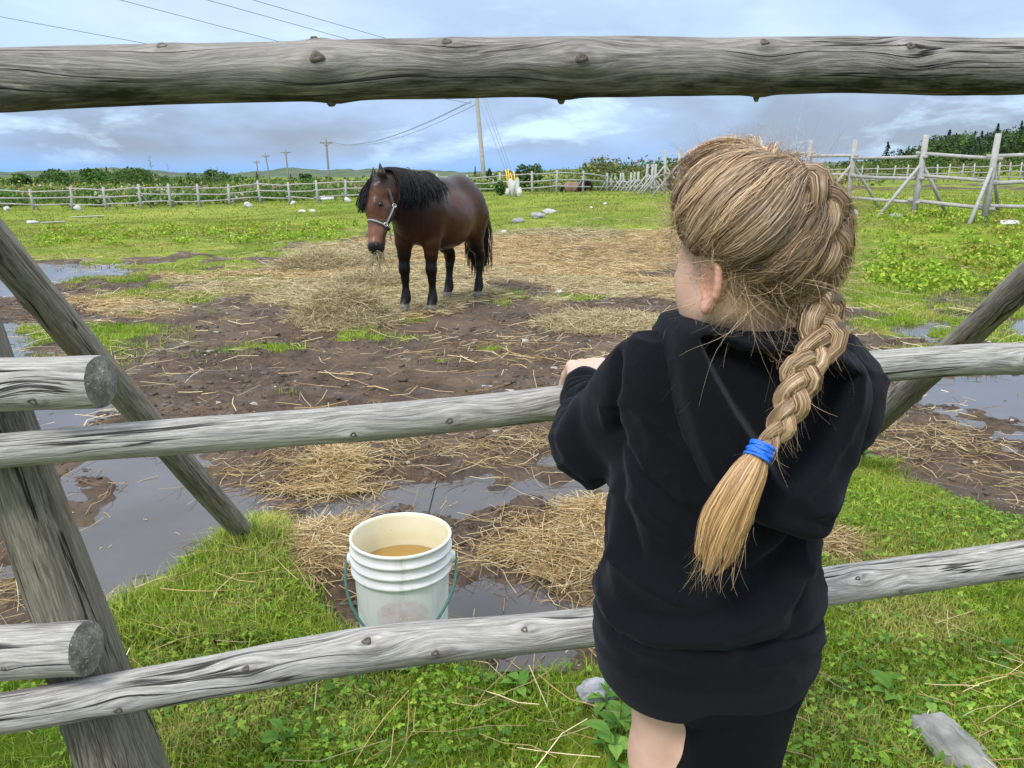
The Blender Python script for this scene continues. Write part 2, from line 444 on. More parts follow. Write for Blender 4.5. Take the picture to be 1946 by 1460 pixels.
def mat_ground():
    t, b, _ = newmat('soil')
    z = t.add('ShaderNodeSeparateColor', {0: t.attr('col')}); g, st, wet = z.outputs[0], z.outputs[1], z.outputs[2]
    pos = t.add('ShaderNodeNewGeometry').outputs['Position']
    n1 = t.noise(pos, 5.0, 8, .65); n2 = t.noise(pos, 38.0, 6, .65); n3 = t.noise(pos, .9, 6, .6); n4 = t.noise(pos, .12, 5, .6)
    mud = t.mix(t.ramp(n1, [(.32, 0.0), (.68, 1.0)]), (.038, .024, .015), (.150, .100, .064))
    mud = t.mix(t.ramp(n2, [(.40, .55), (.62, 0.0)]), mud, (.020, .014, .010))
    mud = t.mix(t.ramp(n3, [(.45, 0.0), (.7, .5)]), mud, (.190, .138, .094))
    hay = t.mix(t.ramp(n2, [(.36, 0.0), (.64, 1.0)]), (.13, .080, .040), (.40, .29, .15))
    hay = t.mix(t.ramp(n3, [(.4, 0.0), (.65, .7)]), hay, (.24, .18, .095))
    n5 = t.noise(pos, 1.9, 9, .72)
    hay = t.mix(t.ramp(n5, [(.42, .75), (.55, 0.0)]), hay, (.085, .060, .038))
    hay = t.mix(t.ramp(n5, [(.56, 0.0), (.66, .8)]), hay, (.46, .36, .20))
    gr = t.mix(t.ramp(n1, [(.3, 0.0), (.7, 1.0)]), (.075, .130, .014), (.150, .220, .028))
    gr = t.mix(t.ramp(n3, [(.38, 0.0), (.7, .8)]), gr, (.27, .31, .045))
    gr = t.mix(t.ramp(n4, [(.45, 0.0), (.65, .55)]), gr, (.31, .31, .07))
    gr = t.mix(t.ramp(t.noise(pos, 2.6, 6, .7), [(.60, 0.0), (.72, .7)]), gr, (.16, .14, .08))
    e = t.math('SUBTRACT', n1, .5)
    gm = t.math('MULTIPLY_ADD', t.math('ADD', g, t.math('MULTIPLY_ADD', e, .9, -.5)), 4.0, .5, True)
    sm = t.math('MULTIPLY_ADD', t.math('ADD', st, t.math('MULTIPLY_ADD', t.math('SUBTRACT', n2, .5), 1.1, -.5)), 3.0, .5, True)
    c = t.mix(gm, mud, gr); c = t.mix(sm, c, hay)
    c = t.mix(t.math('MULTIPLY', wet, .5), c, (.022, .016, .013))
    t.put(b.inputs['Base Color'], c)
    dry = t.math('MAXIMUM', t.math('MAXIMUM', gm, sm), 0.0)
    rw = t.ramp(t.noise(pos, 3.3, 5, .6), [(.32, .45), (.52, 1.0)])
    rr = t.math('SUBTRACT', t.math('MAXIMUM', rw, t.math('MULTIPLY', dry, .92)), t.math('MULTIPLY', wet, .35), clamp=True)
    t.put(b.inputs['Roughness'], t.math('MAXIMUM', rr, .12))
    t.put(b.inputs['Specular IOR Level'], t.math('MULTIPLY_ADD', dry, -.30, .36))
    hgt = t.math('ADD', t.math('MULTIPLY', n1, .6), t.math('MULTIPLY', n2, .5))
    t.put(b.inputs['Normal'], t.bump(hgt, .8, .035))
mat_ground()
def mat_water():
    t, b, _ = newmat('puddle_water'); pos = t.add('ShaderNodeNewGeometry').outputs['Position']
    n = t.noise(pos, 2.5, 5, .6)
    t.put(b.inputs['Base Color'], t.mix(n, (.045, .038, .034), (.110, .094, .086)))
    b.inputs['Roughness'].default_value = .04; b.inputs['IOR'].default_value = 1.38; b.inputs['Specular IOR Level'].default_value = .70
    t.put(b.inputs['Normal'], t.bump(t.noise(pos, 14, 3), .03, .01))
mat_water()
def mat_cloth(name, col, sheen):
    t, b, _ = newmat(name); oc = t.add('ShaderNodeTexCoord').outputs['Object']
    weave = t.noise(t.vmul(oc, (1, 1, .7)), 900, 3, .6); soft = t.noise(oc, 14, 5, .6)
    t.put(b.inputs['Base Color'], t.mix(t.ramp(weave, [(.35, 0.0), (.7, 1.0)]), tuple(c*.7 for c in col), tuple(c*1.5 for c in col)))
    b.inputs['Roughness'].default_value = .92; b.inputs['Specular IOR Level'].default_value = .12
    b.inputs['Sheen Weight'].default_value = sheen; b.inputs['Sheen Roughness'].default_value = .55; b.inputs['Sheen Tint'].default_value = (.70, .74, .9, 1)
    n0 = t.bump(soft, .35, .012)
    t.put(b.inputs['Normal'], t.bump(weave, .25, .0015, n0))
mat_cloth('black_fleece', (.0034, .0036, .0056), .058)
mat_cloth('black_lining', (.0035, .0037, .006), .05)
mat_cloth('black_shorts', (.0032, .0034, .0048), .025)
def mat_skin():
    t, b, _ = newmat('skin'); oc = t.add('ShaderNodeTexCoord').outputs['Object']
    n = t.noise(oc, 24, 5, .6)
    sc_ = t.mix(t.ramp(n, [(.3, 0.0), (.7, 1.0)]), (.58, .36, .27), (.66, .44, .345))
    red = t.add('ShaderNodeSeparateColor', {0: t.attr('col')}).outputs[0]
    t.put(b.inputs['Base Color'], t.mix(red, sc_, (.60, .24, .17)))
    b.inputs['Roughness'].default_value = .55; b.inputs['Subsurface Weight'].default_value = .18
    b.inputs['Subsurface Radius'].default_value = (.012, .005, .003); b.inputs['Subsurface Scale'].default_value = .6
    b.inputs['Specular IOR Level'].default_value = .35
    t.put(b.inputs['Normal'], t.bump(t.noise(oc, 420, 3), .12, .001))
mat_skin()
def mat_bucket():
    t, b, _ = newmat('bucket_plastic'); oc = t.add('ShaderNodeTexCoord').outputs['Object']
    s = t.add('ShaderNodeSeparateColor', {0: t.attr('col')})     # r = inside face, g = faded print
    n = t.noise(oc, 7, 6, .65); st = t.noise(t.vmul(oc, (26, 26, 3)), 1.0, 5, .6); sp_ = t.noise(oc, 90, 3)
    c = t.mix(t.ramp(n, [(.35, 0.0), (.75, .55)]), (.84, .84, .81), (.70, .71, .66))
    c = t.mix(t.ramp(st, [(.56, 0.0), (.74, .55)]), c, (.46, .42, .28))
    c = t.mix(t.math('MULTIPLY', s.outputs[1], t.ramp(t.noise(oc, 34, 5, .7), [(.3, .10), (.65, .62)])), c, (.66, .36, .36))
    ins = t.mix(t.ramp(n, [(.3, 0.0), (.7, 1.0)]), (.83, .80, .64), (.79, .73, .49))
    c = t.mix(s.outputs[0], c, ins)
    c = t.mix(t.ramp(sp_, [(.72, 0.0), (.76, .6)]), c, (.16, .12, .07))
    t.put(b.inputs['Base Color'], c); b.inputs['Roughness'].default_value = .42
    b.inputs['Subsurface Weight'].default_value = .12; b.inputs['Subsurface Radius'].default_value = (.01, .01, .008)
    t.put(b.inputs['Normal'], t.bump(n, .08, .01))
mat_bucket()
plain('print_ink', (.52, .24, .27), .6)
plain('bucket_water', (.36, .22, .055), .08)
plain('teal_rope', (.075, .19, .165), .75, 0, .35, 260, .8)
plain('blue_elastic', (.015, .16, .72), .6, 0, .35, 160, .5)
plain('halter_web', (.055, .060, .065), .75, 0, .3, 200)
plain('halter_light', (.30, .34, .30), .75, 0, .2, 200)
plain('brass', (.62, .60, .55), .3, .9)
plain('horse_eye', (.008, .006, .005), .08)
plain('hoof', (.21, .195, .175), .6, 0, .4, 50, .4)
plain('pole_wood', (.42, .40, .37), .85, 0, .2, 6)
plain('far_pole', (.24, .22, .20), .85, 0, .2, 6)
plain('wire', (.16, .17, .19), .5)
plain('guard_yellow', (.75, .46, .03), .5)
plain('insulator', (.35, .33, .31), .3)
plain('white_rock', (.52, .52, .49), .8, 0, .22, 5, .5)
plain('bark', (.10, .085, .07), .9, 0, .4, 12, .5)
plain('dead_bark', (.24, .22, .21), .9, 0, .3, 12, .4)
plain('eye_white', (.75, .73, .70), .15)
plain('shoe', (.05, .05, .055), .7, 0, .2, 60, .2)
plain('shoe_sole', (.62, .61, .58), .7, 0, .2, 60, .2)
def mat_hill():
    t, b, _ = newmat('hill_cover'); pos = t.add('ShaderNodeNewGeometry').outputs['Position']
    n = t.noise(pos, .02, 8, .7)
    t.put(b.inputs['Base Color'], t.mix(t.ramp(n, [(.4, 0.0), (.6, 1.0)]), (.055, .095, .060), (.125, .150, .085)))
    b.inputs['Roughness'].default_value = .95; b.inputs['Specular IOR Level'].default_value = .1
mat_hill()
# ------------------------------------------------------------------ ground
# heights of the land read off the fences and tree feet: x, y, height, reach
_CT = [(10, 16.5, .50, 3.2), (9.2, 20.5, .62, 4), (7.2, 26, .80, 5), (7.0, 33, .85, 6), (9.5, 52, .55, 14), (16, 18, .62, 6), (24, 24, .7, 9),
       (1.5, 30, .60, 7), (-7, 37, .22, 5), (-12, 36, .18, 4), (-22, 36, -.15, 8), (-2, 22, .28, 5), (-6, 20, .10, 5), (4, 20, .42, 5), (3, 40, .62, 8),
       (32, 72, .55, 16), (44, 72, 1.25, 14), (62, 110, 2.6, 24), (80, 112, 3.1, 24), (100, 95, 3.0, 30), (48, 115, 1.5, 20),
       (0, 10, 0, 3.2), (-5, 10, 0, 4), (4, 9.5, 0, 3), (7, 11, .05, 2.6), (-12, 14, 0, 5), (-12, 22, -.05, 6), (0, 5, 0, 3), (-4, 4, 0, 3), (5, 5, 0, 3), (9, 7, 0, 3),
       (0, -10, 0, 12), (-30, 10, 0, 14), (25, 0, 0, 12), (-30, 60, 0, 18), (0, 70, .2, 16), (20, 60, .45, 12), (14, 42, .65, 9), (22, 36, .6, 9)]
def height(x, y):
    x = np.asarray(x, float); y = np.asarray(y, float)
    num = 0; den = 1e-3
    for cx, cy, h, r in _CT:
        w = np.exp(-((x-cx)**2+(y-cy)**2)/(r*r)); num = num+w*h; den = den+w
    h = num/den
    r = np.hypot(x, y)
    h = h+sstep(11, 24, r)*(fbm(x*.35, y*.35, oct=3, seed=3)-.5)*.16*(1-sstep(300, 600, r))
    h = h+.075*np.exp(-((x+.98)**2+(y-2.55)**2)/.11)           # turf hump at the foot of the brace
    h = h+.05*np.exp(-((x-1.75)**2+(y-2.75)**2)/.25)
    return h*(1-sstep(400, 900, r))
def GT(u, v):                          # the point seen at (u,v) on the land itself
    p = G(u, v)
    for _ in range(14): p = p*.5+.5*G(u, v, min(1.2, float(height(p[0], p[1]))))
    return p
def gpoly(px): return [tuple(GT(u, v)[:2]) for u, v in px]
PUD = [gpoly(p) for p in (
    [(120,1135),(95,1050),(190,990),(205,915),(285,885),(350,925),(430,955),(520,985),(640,955),(720,935),(700,955),(560,1000),(480,1020),(405,1045),(335,1098),(230,1150)],
    [(650,970),(720,938),(800,945),(830,905),(900,920),(1000,915),(1060,890),(1140,900),(1160,945),(1070,985),(1005,950),(900,1000),(850,985),(770,960)],
    [(865,1125),(930,1100),(1000,1115),(1065,1150),(1010,1172),(870,1180)],
    [(-300,520),(0,512),(60,500),(170,500),(255,498),(210,522),(120,540),(60,556),(0,575),(-300,590)],
    [(-60,630),(50,605),(75,640),(45,665),(60,690),(0,710),(-60,720)],
    [(40,800),(80,772),(150,768),(225,760),(175,792),(100,818)],
    [(1690,770),(1730,722),(1946,690),(2300,680),(2400,850),(2050,822),(1946,803),(1850,778),(1760,768)],
    [(1810,550),(1870,540),(1960,558),(2050,575),(1950,585),(1850,578)],
    [(1640,650),(1700,625),(1800,598),(1850,600),(1800,628),(1700,652)],
    [(1930,610),(2050,600),(2100,640),(1960,640)],
    [(1005,872),(1050,862),(1065,880),(1020,892)])]
GR_NEAR = gpoly([(-900,1900),(-900,1280),(0,1235),(130,1200),(235,1152),(335,1102),(405,1047),(455,1016),(535,1003),(560,1060),(600,1130),(650,1180),(700,1240),(870,1262),(1000,1285),(1120,1262),
                 (1300,1200),(1500,1090),(1560,1000),(1600,910),(1650,868),(1760,925),(1940,1000),(2400,1120),(2900,1900)])
GR_FAR = gpoly([(-1200,470),(0,496),(230,488),(300,470),(380,466),(440,492),(540,462),(640,452),(700,440),(760,440),(940,446),(1120,440),(1270,446),(1300,480),(1480,540),(1640,600),(1740,585),(1800,535),(1900,512),(2400,540),(2600,350),(-1200,350)])
HAY = gpoly([(400,520),(470,500),(540,478),(640,464),(760,446),(940,440),(1120,432),(1275,436),(1300,520),(1310,570),(1230,600),(1010,560),(900,570),(760,600),(600,600),(460,570),(330,600),(240,590),(280,560)])
STRAWS = [gpoly(p) for p in ([(530,1000),(600,985),(690,985),(700,1060),(690,1140),(600,1130),(545,1060)],
                             [(870,1030),(1000,960),(1150,950),(1170,1130),(1080,1140),(960,1105),(880,1085)],
                             [(560,930),(590,850),(640,838),(720,835),(710,890),(640,915)],
                             [(720,700),(830,655),(990,640),(1100,665),(1080,700),(900,705)],
                             [(800,860),(950,830),(1090,800),(1080,870),(930,890)],
                             [(1540,1090),(1570,1000),(1620,1040),(1600,1090)],
                             [(60,820),(200,790),(260,800),(120,835)], [(-60,1190),(-60,1060),(40,1080),(60,1170)],
                             [(980,1250),(1120,1225),(1140,1262),(1020,1290)],
                             [(1690,800),(1800,790),(1946,850),(1946,900),(1800,870)])]
def zones(x, y):
    """grass, straw, wet weights of the yard (what lies where), each 0..1"""
    r = np.hypot(x, y); wob = (fbm(x*3, y*3, oct=4, seed=5)-.5)
    j = np.clip(r*.035, .03, .9)
    gn = sstep(-.05, .07, poly_sd(x, y, GR_NEAR)+wob*.22)
    gf = sstep(-.25, .35, poly_sd(x, y, GR_FAR)+(fbm(x*.9, y*.9, oct=4, seed=8)-.5)*2.2)
    far = sstep(60, 90, r)+(y < .2)
    tufts = sstep(.60, .72, fbm(x*1.1, y*1.1, oct=4, seed=21)-.085*(1-sstep(9.5, 12, y)))*(y > 4)*.8*(1-sstep(24, 28, y))
    side = sstep(-2.6, -4.2, x+.0*y)*sstep(4.6, 6, y)*sstep(.47, .60, fbm(x*1.3, y*1.3, oct=4, seed=31))
    side = np.maximum(side, sstep(2.7, 4.0, x)*sstep(5, 6.5, y)*sstep(.46, .6, fbm(x*1.2, y*1.2, oct=4, seed=33)))
    g = np.clip(np.maximum(np.maximum(gn, gf), np.maximum(np.maximum(far, tufts), side)), 0, 1)
    s = sstep(-.3, .5, poly_sd(x, y, HAY)+(fbm(x*.8, y*.8, oct=5, seed=41)-.47)*3.2)*(.62+.33*sstep(.40, .56, fbm(x*.55, y*.55, oct=4, seed=44)))
    for p, wgt in zip(STRAWS, (.70, .55, .42, .34, .34, .6, .35, .5, .35, .12)): s = np.maximum(s, sstep(-.06, .10, poly_sd(x, y, p)+(fbm(x*5, y*5, oct=3, seed=43)-.5)*.45)*wgt)
    s = np.maximum(s, .30*sstep(.56, .70, fbm(x*.9+5, y*.9, oct=5, seed=47))*(y > 3)*(y < 14))
    w = np.zeros_like(r)
    for p in PUD: w = np.maximum(w, sstep(-.10, .16, poly_sd(x, y, p)+(fbm(x*4, y*4, oct=4, seed=51)-.5)*.45*np.clip(r/4, .5, 2)))
    w = w*(1-gn); s = s*(1-.8*w)*(1-.35*gn)
    return g, s, w
def relief(x, y, g, s, w):
    r = np.hypot(x, y); near = 1-sstep(10, 22, r)
    mud = (1-g)*(1-.55*s)
    lump = (fbm(x*2.2, y*2.2, oct=4, seed=61)-.5)*.085 + (fbm(x*9, y*9, oct=4, seed=65)-.5)*.060 + (np.abs(fbm(x*18, y*18, oct=3, seed=67)-.5))*.022
    dz = mud*lump*near + g*(fbm(x*5, y*5, oct=3, seed=71)-.5)*.035*near + s*near*(fbm(x*4, y*4, oct=4, seed=73)-.40)*.06
    wet_drop = .048*w
    return dz*(1-.55*w)-wet_drop*near+.004
def ground_z(x, y):
    g, s, w = zones(x, y); return height(x, y)+relief(x, y, g, s, w)

def build_ground():
    rad = [0.0, .25]
    while rad[-1] < 6000: rad.append(rad[-1]*(1.0130 if .9 < rad[-1] < 14 else 1.022 if rad[-1] < 120 else 1.12)+.0)
    rad = np.array(rad[1:])
    fr = np.linspace(-52, 52, 400); bk = np.linspace(52, 308, 52)[1:-1]
    ang = np.radians(np.concatenate([fr, bk])); R, A = np.meshgrid(rad, ang, indexing='ij')
    x = R*np.sin(A); y = R*np.cos(A)
    g, s, w = zones(x.ravel(), y.ravel()); z = height(x.ravel(), y.ravel())+relief(x.ravel(), y.ravel(), g, s, w)
    V = np.stack([x.ravel(), y.ravel(), z], -1); n = len(ang); k = len(rad)
    i = np.arange(k-1)[:, None]*n; j = np.arange(n)[None]; j2 = (j+1) % n
    Q = np.stack([i+j, i+j2, i+n+j2, i+n+j], -1).reshape(-1, 4)[:, ::-1]
    c0 = len(V); V = np.concatenate([V, [[0, 0, 0]]]); T = np.stack([np.arange(n), (np.arange(n)+1) % n, np.full(n, c0)], -1)
    col = np.stack([np.append(g, 1), np.append(s, 0), np.append(w, 0)], -1)
    o = mesh('ground', V, [Q, T], M['soil'], None, True, col); tag(o, 'muddy trampled paddock with turf and straw', 'ground', kind='structure'); del o['category']
    for i, p in enumerate(PUD):                                   # the puddles: level water that the mud rises through
        a = np.array(p); lo = a.min(0)-.25; hi = a.max(0)+.25; h0 = -.012
        nx, ny = 14, 14; X, Y = np.meshgrid(np.linspace(lo[0], hi[0], nx), np.linspace(lo[1], hi[1], ny), indexing='ij')
        sd = poly_sd(X, Y, a) ; zz = np.full(X.size, h0)+float(height(*a.mean(0)))
        ii = (np.arange(nx-1)[:, None]*ny+np.arange(ny-1)[None]).ravel()
        q = np.stack([ii, ii+ny, ii+ny+1, ii+1], -1)
        keep = (sd.ravel()[q] > -.45).any(1)
        o = mesh('puddle', np.stack([X.ravel(), Y.ravel(), zz], -1), q[keep], M['puddle_water']); o['kind'] = 'structure'
build_ground()
def hill(name, pts, Y, depth_, seed):
    """a long low rise far off: pts = (u, v) of its crest in the view"""
    us = np.linspace(pts[0][0], pts[-1][0], 150); vs = np.interp(us, [p[0] for p in pts], [p[1] for p in pts])
    V = []; m = 9
    for u, v in zip(us, vs):
        c = P(u, v, Y); c[2] += (fbm(np.array([u*.05]), np.array([seed*1.0]), oct=4)[0]-.5)*Y*.0035
        for q in np.linspace(-1, 1, m):
            V.append((c[0]*(1+q*depth_/Y), Y+q*depth_, max(-3, (c[2])*(1-q*q)**1.0-3*q*q)))
    i = (np.arange(149)[:, None]*m+np.arange(m-1)[None]).ravel()
    o = mesh(name, V, np.stack([i, i+m, i+m+1, i+1], -1), M['hill_cover']); o['kind'] = 'structure'
hill('hill', [(-400,330),(0,327),(150,323),(210,318),(300,325),(420,330),(500,333)], 900, 260, 1)
hill('hill', [(380,333),(470,328),(540,319),(600,323),(690,322),(740,320),(800,321),(860,326),(930,331)], 1300, 380, 2)
hill('hill', [(820,331),(900,326),(1000,328),(1080,322),(1160,319),(1300,317),(1500,312),(1700,306),(2000,300),(2400,300)], 1100, 300, 3)
# ------------------------------------------------------------------ near log fence
def log(name, path, rad, parent, mat, seed, knots=(), n=230, sides=48, damp=1.0, smooth_end=None):
    """one round log with a wandering axis, swellings and knot collars; knots = (distance 0..1, angle, size, stub length)"""
    path = np.asarray(path, float); s = np.concatenate([[0], np.cumsum(np.linalg.norm(np.diff(path, axis=0), axis=1))]); s = s/s[-1]; t = np.linspace(0, 1, n)
    c = np.stack([np.interp(t, s, path[:, i]) for i in range(3)], -1)
    kw_ = 45 if n > 120 else 11; kern = np.hanning(kw_); kern /= kern.sum(); pad = np.pad(c, ((kw_//2, kw_//2), (0, 0)), mode='reflect', reflect_type='odd')
    c = np.stack([np.convolve(pad[:, i], kern, 'valid') for i in range(3)], -1)
    r = np.interp(t, s if len(rad) == len(s) else np.linspace(0, 1, len(rad)), rad)
    L = np.concatenate([[0], np.cumsum(np.linalg.norm(np.diff(c, axis=0), axis=1))]); c[:, 2] += (fbm(L*1.6+seed, L*0, oct=2, seed=seed)-.5)*.012
    r = r*(1+(fbm(L*3+seed*3, L*0+1, oct=3, seed=seed)-.5)*.12)
    def rough(l, a, rr):
        d = (fbm(l*4, np.cos(a)*1.2+seed, np.sin(a)*1.2, oct=3, seed=seed)-.5)*.13+(fbm(l*3, np.cos(a)*5+seed, np.sin(a)*5, oct=3, seed=seed+3)-.5)*.06
        for q, ka, ks, st in knots:
            da = (a-ka+np.pi) % (2*np.pi)-np.pi
            e = ((l-q*L[-1])/(ks*1.9))**2+(da*rr/(ks*1.2))**2; d = d+.42*np.exp(-e*.8)*ks/rr
        return d
    V, F, lc = tube(c, r, sides, False, 1.0, rough)
    th = np.tile(np.arange(sides)/sides*2*np.pi, n); l = np.repeat(L, sides); rr = np.repeat(r, sides)
    kn = np.zeros(len(V)); thw = th.copy()
    for q, ka, ks, st in knots:
        da = (th-ka+np.pi) % (2*np.pi)-np.pi; e = np.sqrt(((l-q*L[-1])/(ks*1.2))**2+(da*rr/(ks*.9))**2)
        kn = np.maximum(kn, .8*np.exp(-((e-.85)/.22)**2)); thw = thw-da*.75*np.exp(-(((l-q*L[-1])/(ks*4.5))**2+(da*rr/(ks*2.6))**2))   # grain bends round the knot
    tt, nn, bb = frames(c); lc = np.stack([np.cos(thw)*rr, np.sin(thw)*rr, l], -1)
    cen = np.repeat(c, sides, axis=0); up = unit(V-cen)[:, 2]
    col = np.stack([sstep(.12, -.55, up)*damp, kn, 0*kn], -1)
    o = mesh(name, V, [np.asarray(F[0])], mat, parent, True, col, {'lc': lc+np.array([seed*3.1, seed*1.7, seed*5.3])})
    for e, d in ((0, -1), (n-1, 1)):                                 # the sawn ends
        th1 = np.arange(sides)/sides*2*np.pi; ring = V[e*sides:(e+1)*sides]; ct = ring.mean(0)
        rings = [ct+(ring-ct)*q+tt[e]*d*.004*(1-q)*4 for q in (1.0, .66, .33)]; W_ = np.concatenate(rings+[[ct+tt[e]*d*.014]])
        j = np.arange(sides); j2 = (j+1) % sides
        Q = np.concatenate([np.stack([a*sides+j, a*sides+j2, (a+1)*sides+j2, (a+1)*sides+j], -1) for a in (0, 1)])
        T = np.stack([2*sides+j, 2*sides+j2, np.full(sides, 3*sides)], -1)
        if d < 0: Q = Q[:, ::-1]; T = T[:, ::-1]
        mesh('cut_end', W_, [Q, T], M['cut_end'], o, False)
    for q, ka, ks, st in knots:                                       # the knots and branch stubs
        i = int(np.clip(q*(n-1), 0, n-1)); j = int(round(ka/(2*np.pi)*sides)) % sides; base = V[i*sides+j]; out = unit(base-c[i])
        a = unit(np.cross(out, tt[i])); b = np.cross(out, a); k = 14; ph = np.arange(k)/k*2*np.pi
        prof = [(1.0, -.006), (.90, ks*.05), (.60, ks*.02+st*.35), (.36, -ks*.06+st*.5)]
        W_ = np.concatenate([base+out*h+(np.cos(ph)[:, None]*a*1.0+np.sin(ph)[:, None]*b*1.25)*ks*.50*w*(1+.16*np.sin(3*ph+seed))[:, None] for w, h in prof]+[[base+out*(-ks*.22+st*.5)]])
        jj = np.arange(k); jn = (jj+1) % k
        Q = np.concatenate([np.stack([m*k+jj, m*k+jn, (m+1)*k+jn, (m+1)*k+jj], -1) for m in range(3)])
        T = np.stack([3*k+jj, 3*k+jn, np.full(k, 4*k)], -1)
        mesh('knot', W_, [Q, T], M['knot_wood'], o, True)
    return o
def on_fence(pts, half, D0=1.40, k=.264):
    p = np.array([FP(u, v, D0, k) for u, v in pts]); r = np.array([h*.945*depth(q)/FPX for h, q in zip(half, p)]); return p, r
fence = thing('rail_fence', (0, 1.4, 0), 'weathered grey log rail fence in the foreground, between the viewer and the paddock', 'fence')
def near(name, pts, half, seed, mat='rail_wood', D0=1.40, knots=(), damp=1.0, k=.264, **kw):
    p, r = on_fence(pts, half, D0, k); p = p-np.array([0, 1.4, 0]); u_ = np.array([q[0] for q in pts], float); ext = 1.0
    s = np.concatenate([[0], np.cumsum(np.linalg.norm(np.diff(p, axis=0), axis=1))]); knots = [((ext+np.interp(u_[0]+q*(u_[-1]-u_[0]), u_, s))/(s[-1]+ext), a, ks, st) for q, a, ks, st in knots]
    p = np.concatenate([[p[0]+unit(p[0]-p[1])*ext], p]); r = np.concatenate([[r[0]], r])
    return log(name, p, r, fence, M[mat], seed, knots, damp=damp, **kw)
# angle 0 = top of the log (frame normal), pi/2 .. 3pi/2 turn to the viewer's side / far side
HPI = math.pi/2
near('rail', [(-420,152),(-100,150),(200,143),(500,137),(800,131),(1100,128),(1500,126),(1946,122),(2300,120)], [57,57,57,57,56,56,55,53,52], 1,
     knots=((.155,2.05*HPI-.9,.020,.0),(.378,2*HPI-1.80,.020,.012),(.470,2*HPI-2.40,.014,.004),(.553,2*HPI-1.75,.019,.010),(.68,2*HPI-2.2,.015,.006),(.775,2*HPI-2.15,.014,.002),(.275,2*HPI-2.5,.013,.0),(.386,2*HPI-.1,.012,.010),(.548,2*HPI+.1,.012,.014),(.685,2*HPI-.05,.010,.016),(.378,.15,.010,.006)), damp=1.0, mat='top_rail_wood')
near('rail', [(-420,905),(-100,868),(150,845),(400,828),(700,808),(1070,766),(1400,722),(1700,687),(1946,681),(2300,676)], [37,36,36,37,38,35,33,32,32,31], 2,
     knots=((.40,2*HPI-1.3,.010,.0),(.47,2*HPI-1.6,.012,.001),(.545,2*HPI-1.2,.011,.002),(.86,2*HPI-1.8,.010,.0)), damp=.6)
near('rail', [(-420,1420),(-100,1372),(150,1335),(400,1285),(650,1240),(900,1213),(1120,1192),(1560,1116),(1800,1082),(1946,1062),(2300,1010)], [41,40,40,42,43,42,40,39,38,37,36], 3,
     knots=((.245,2*HPI-1.5,.013,.002),(.33,2*HPI-2.2,.012,.006),(.415,2*HPI-2.5,.016,.006),(.455,2*HPI-1.7,.013,.002),(.52,2*HPI-2.4,.012,.001),(.505,2*HPI-.5,.008,.004),(.75,2*HPI-2.3,.011,.002),(.775,2*HPI-1.5,.010,0)), damp=.45)
near('rail', [(-420,742),(-200,736),(0,729),(192,724)], [53,53,53,53], 4, D0=1.124, k=-.09, n=160, knots=((.85,2*HPI-1.15,.013,0),(.64,2*HPI-2.0,.010,0)), damp=.5)
near('rail', [(-420,1262),(-200,1252),(0,1238),(165,1232)], [55,55,55,54], 5, D0=1.124, k=-.09, n=160, knots=((.72,2*HPI-2.2,.008,0),(.80,2*HPI-1.6,.007,0)), damp=.35)
def near_post():
    a = FP(50, 930, 1.50); b = FP(235, 1460, 1.50); d = unit(b-a); t0 = (a[2]-1.75)/-d[2]; t1 = (a[2]+.12)/-d[2]
    p = np.array([a+d*t0*1.0, a, b, a+d*t1])-np.array([0, 1.4, 0]); r = [.034, .052, .078, .084]
    log('post', p, r, fence, M['post_wood'], 6, knots=((.66,2.75,.022,.006),(.735,2.95,.026,.008),(.85,3.6,.012,.0),(.60,3.4,.016,.0)), damp=0.25)
near_post()
def near_brace(lo, hi, r0, r1, seed):
    lo = np.array(lo); hi = np.array(hi); d = hi-lo
    p = np.array([lo-d*.03, lo+d*.33, lo+d*.66, hi])-np.array([0, 1.4, 0])
    log('brace', p, [r0, r0*1.05, r1, r1], fence, M['brace_wood'], seed, knots=((.62,2.4,.014,.004),(.42,3.9,.012,.003),(.78,2.9,.012,.003)), damp=.7)
near_brace(P(480, 1035, 2.68), P(-160, 285, 1.60), .040, .041, 7)
near_brace(P(1600, 862, 3.75), P(2120, 378, 1.98), .050, .047, 8)
_p2 = FP(2400, 900, 1.56); _q = np.array([[_p2[0]-.02, _p2[1], 1.75], [_p2[0], _p2[1], .8], [_p2[0]+.03, _p2[1], -.1]])-np.array([0, 1.4, 0])
log('post', _q, [.05, .065, .075], fence, M['post_wood'], 9)
for u, v in ((33, 1238), (47, 1275)):                                  # nail heads in the sawn rail
    c = FP(u, v, 1.124, -.09); d_ = unit(np.array([0, 0, HC])-c); c = c-np.array([0, 1.4, 0])+d_*.0455; V, F, _ = tube([c-d_*.02, c-d_*.001, c+d_*.002], [.006, .006, .004], 10)
    mesh('nail_head', V, F, M['nail'], fence)

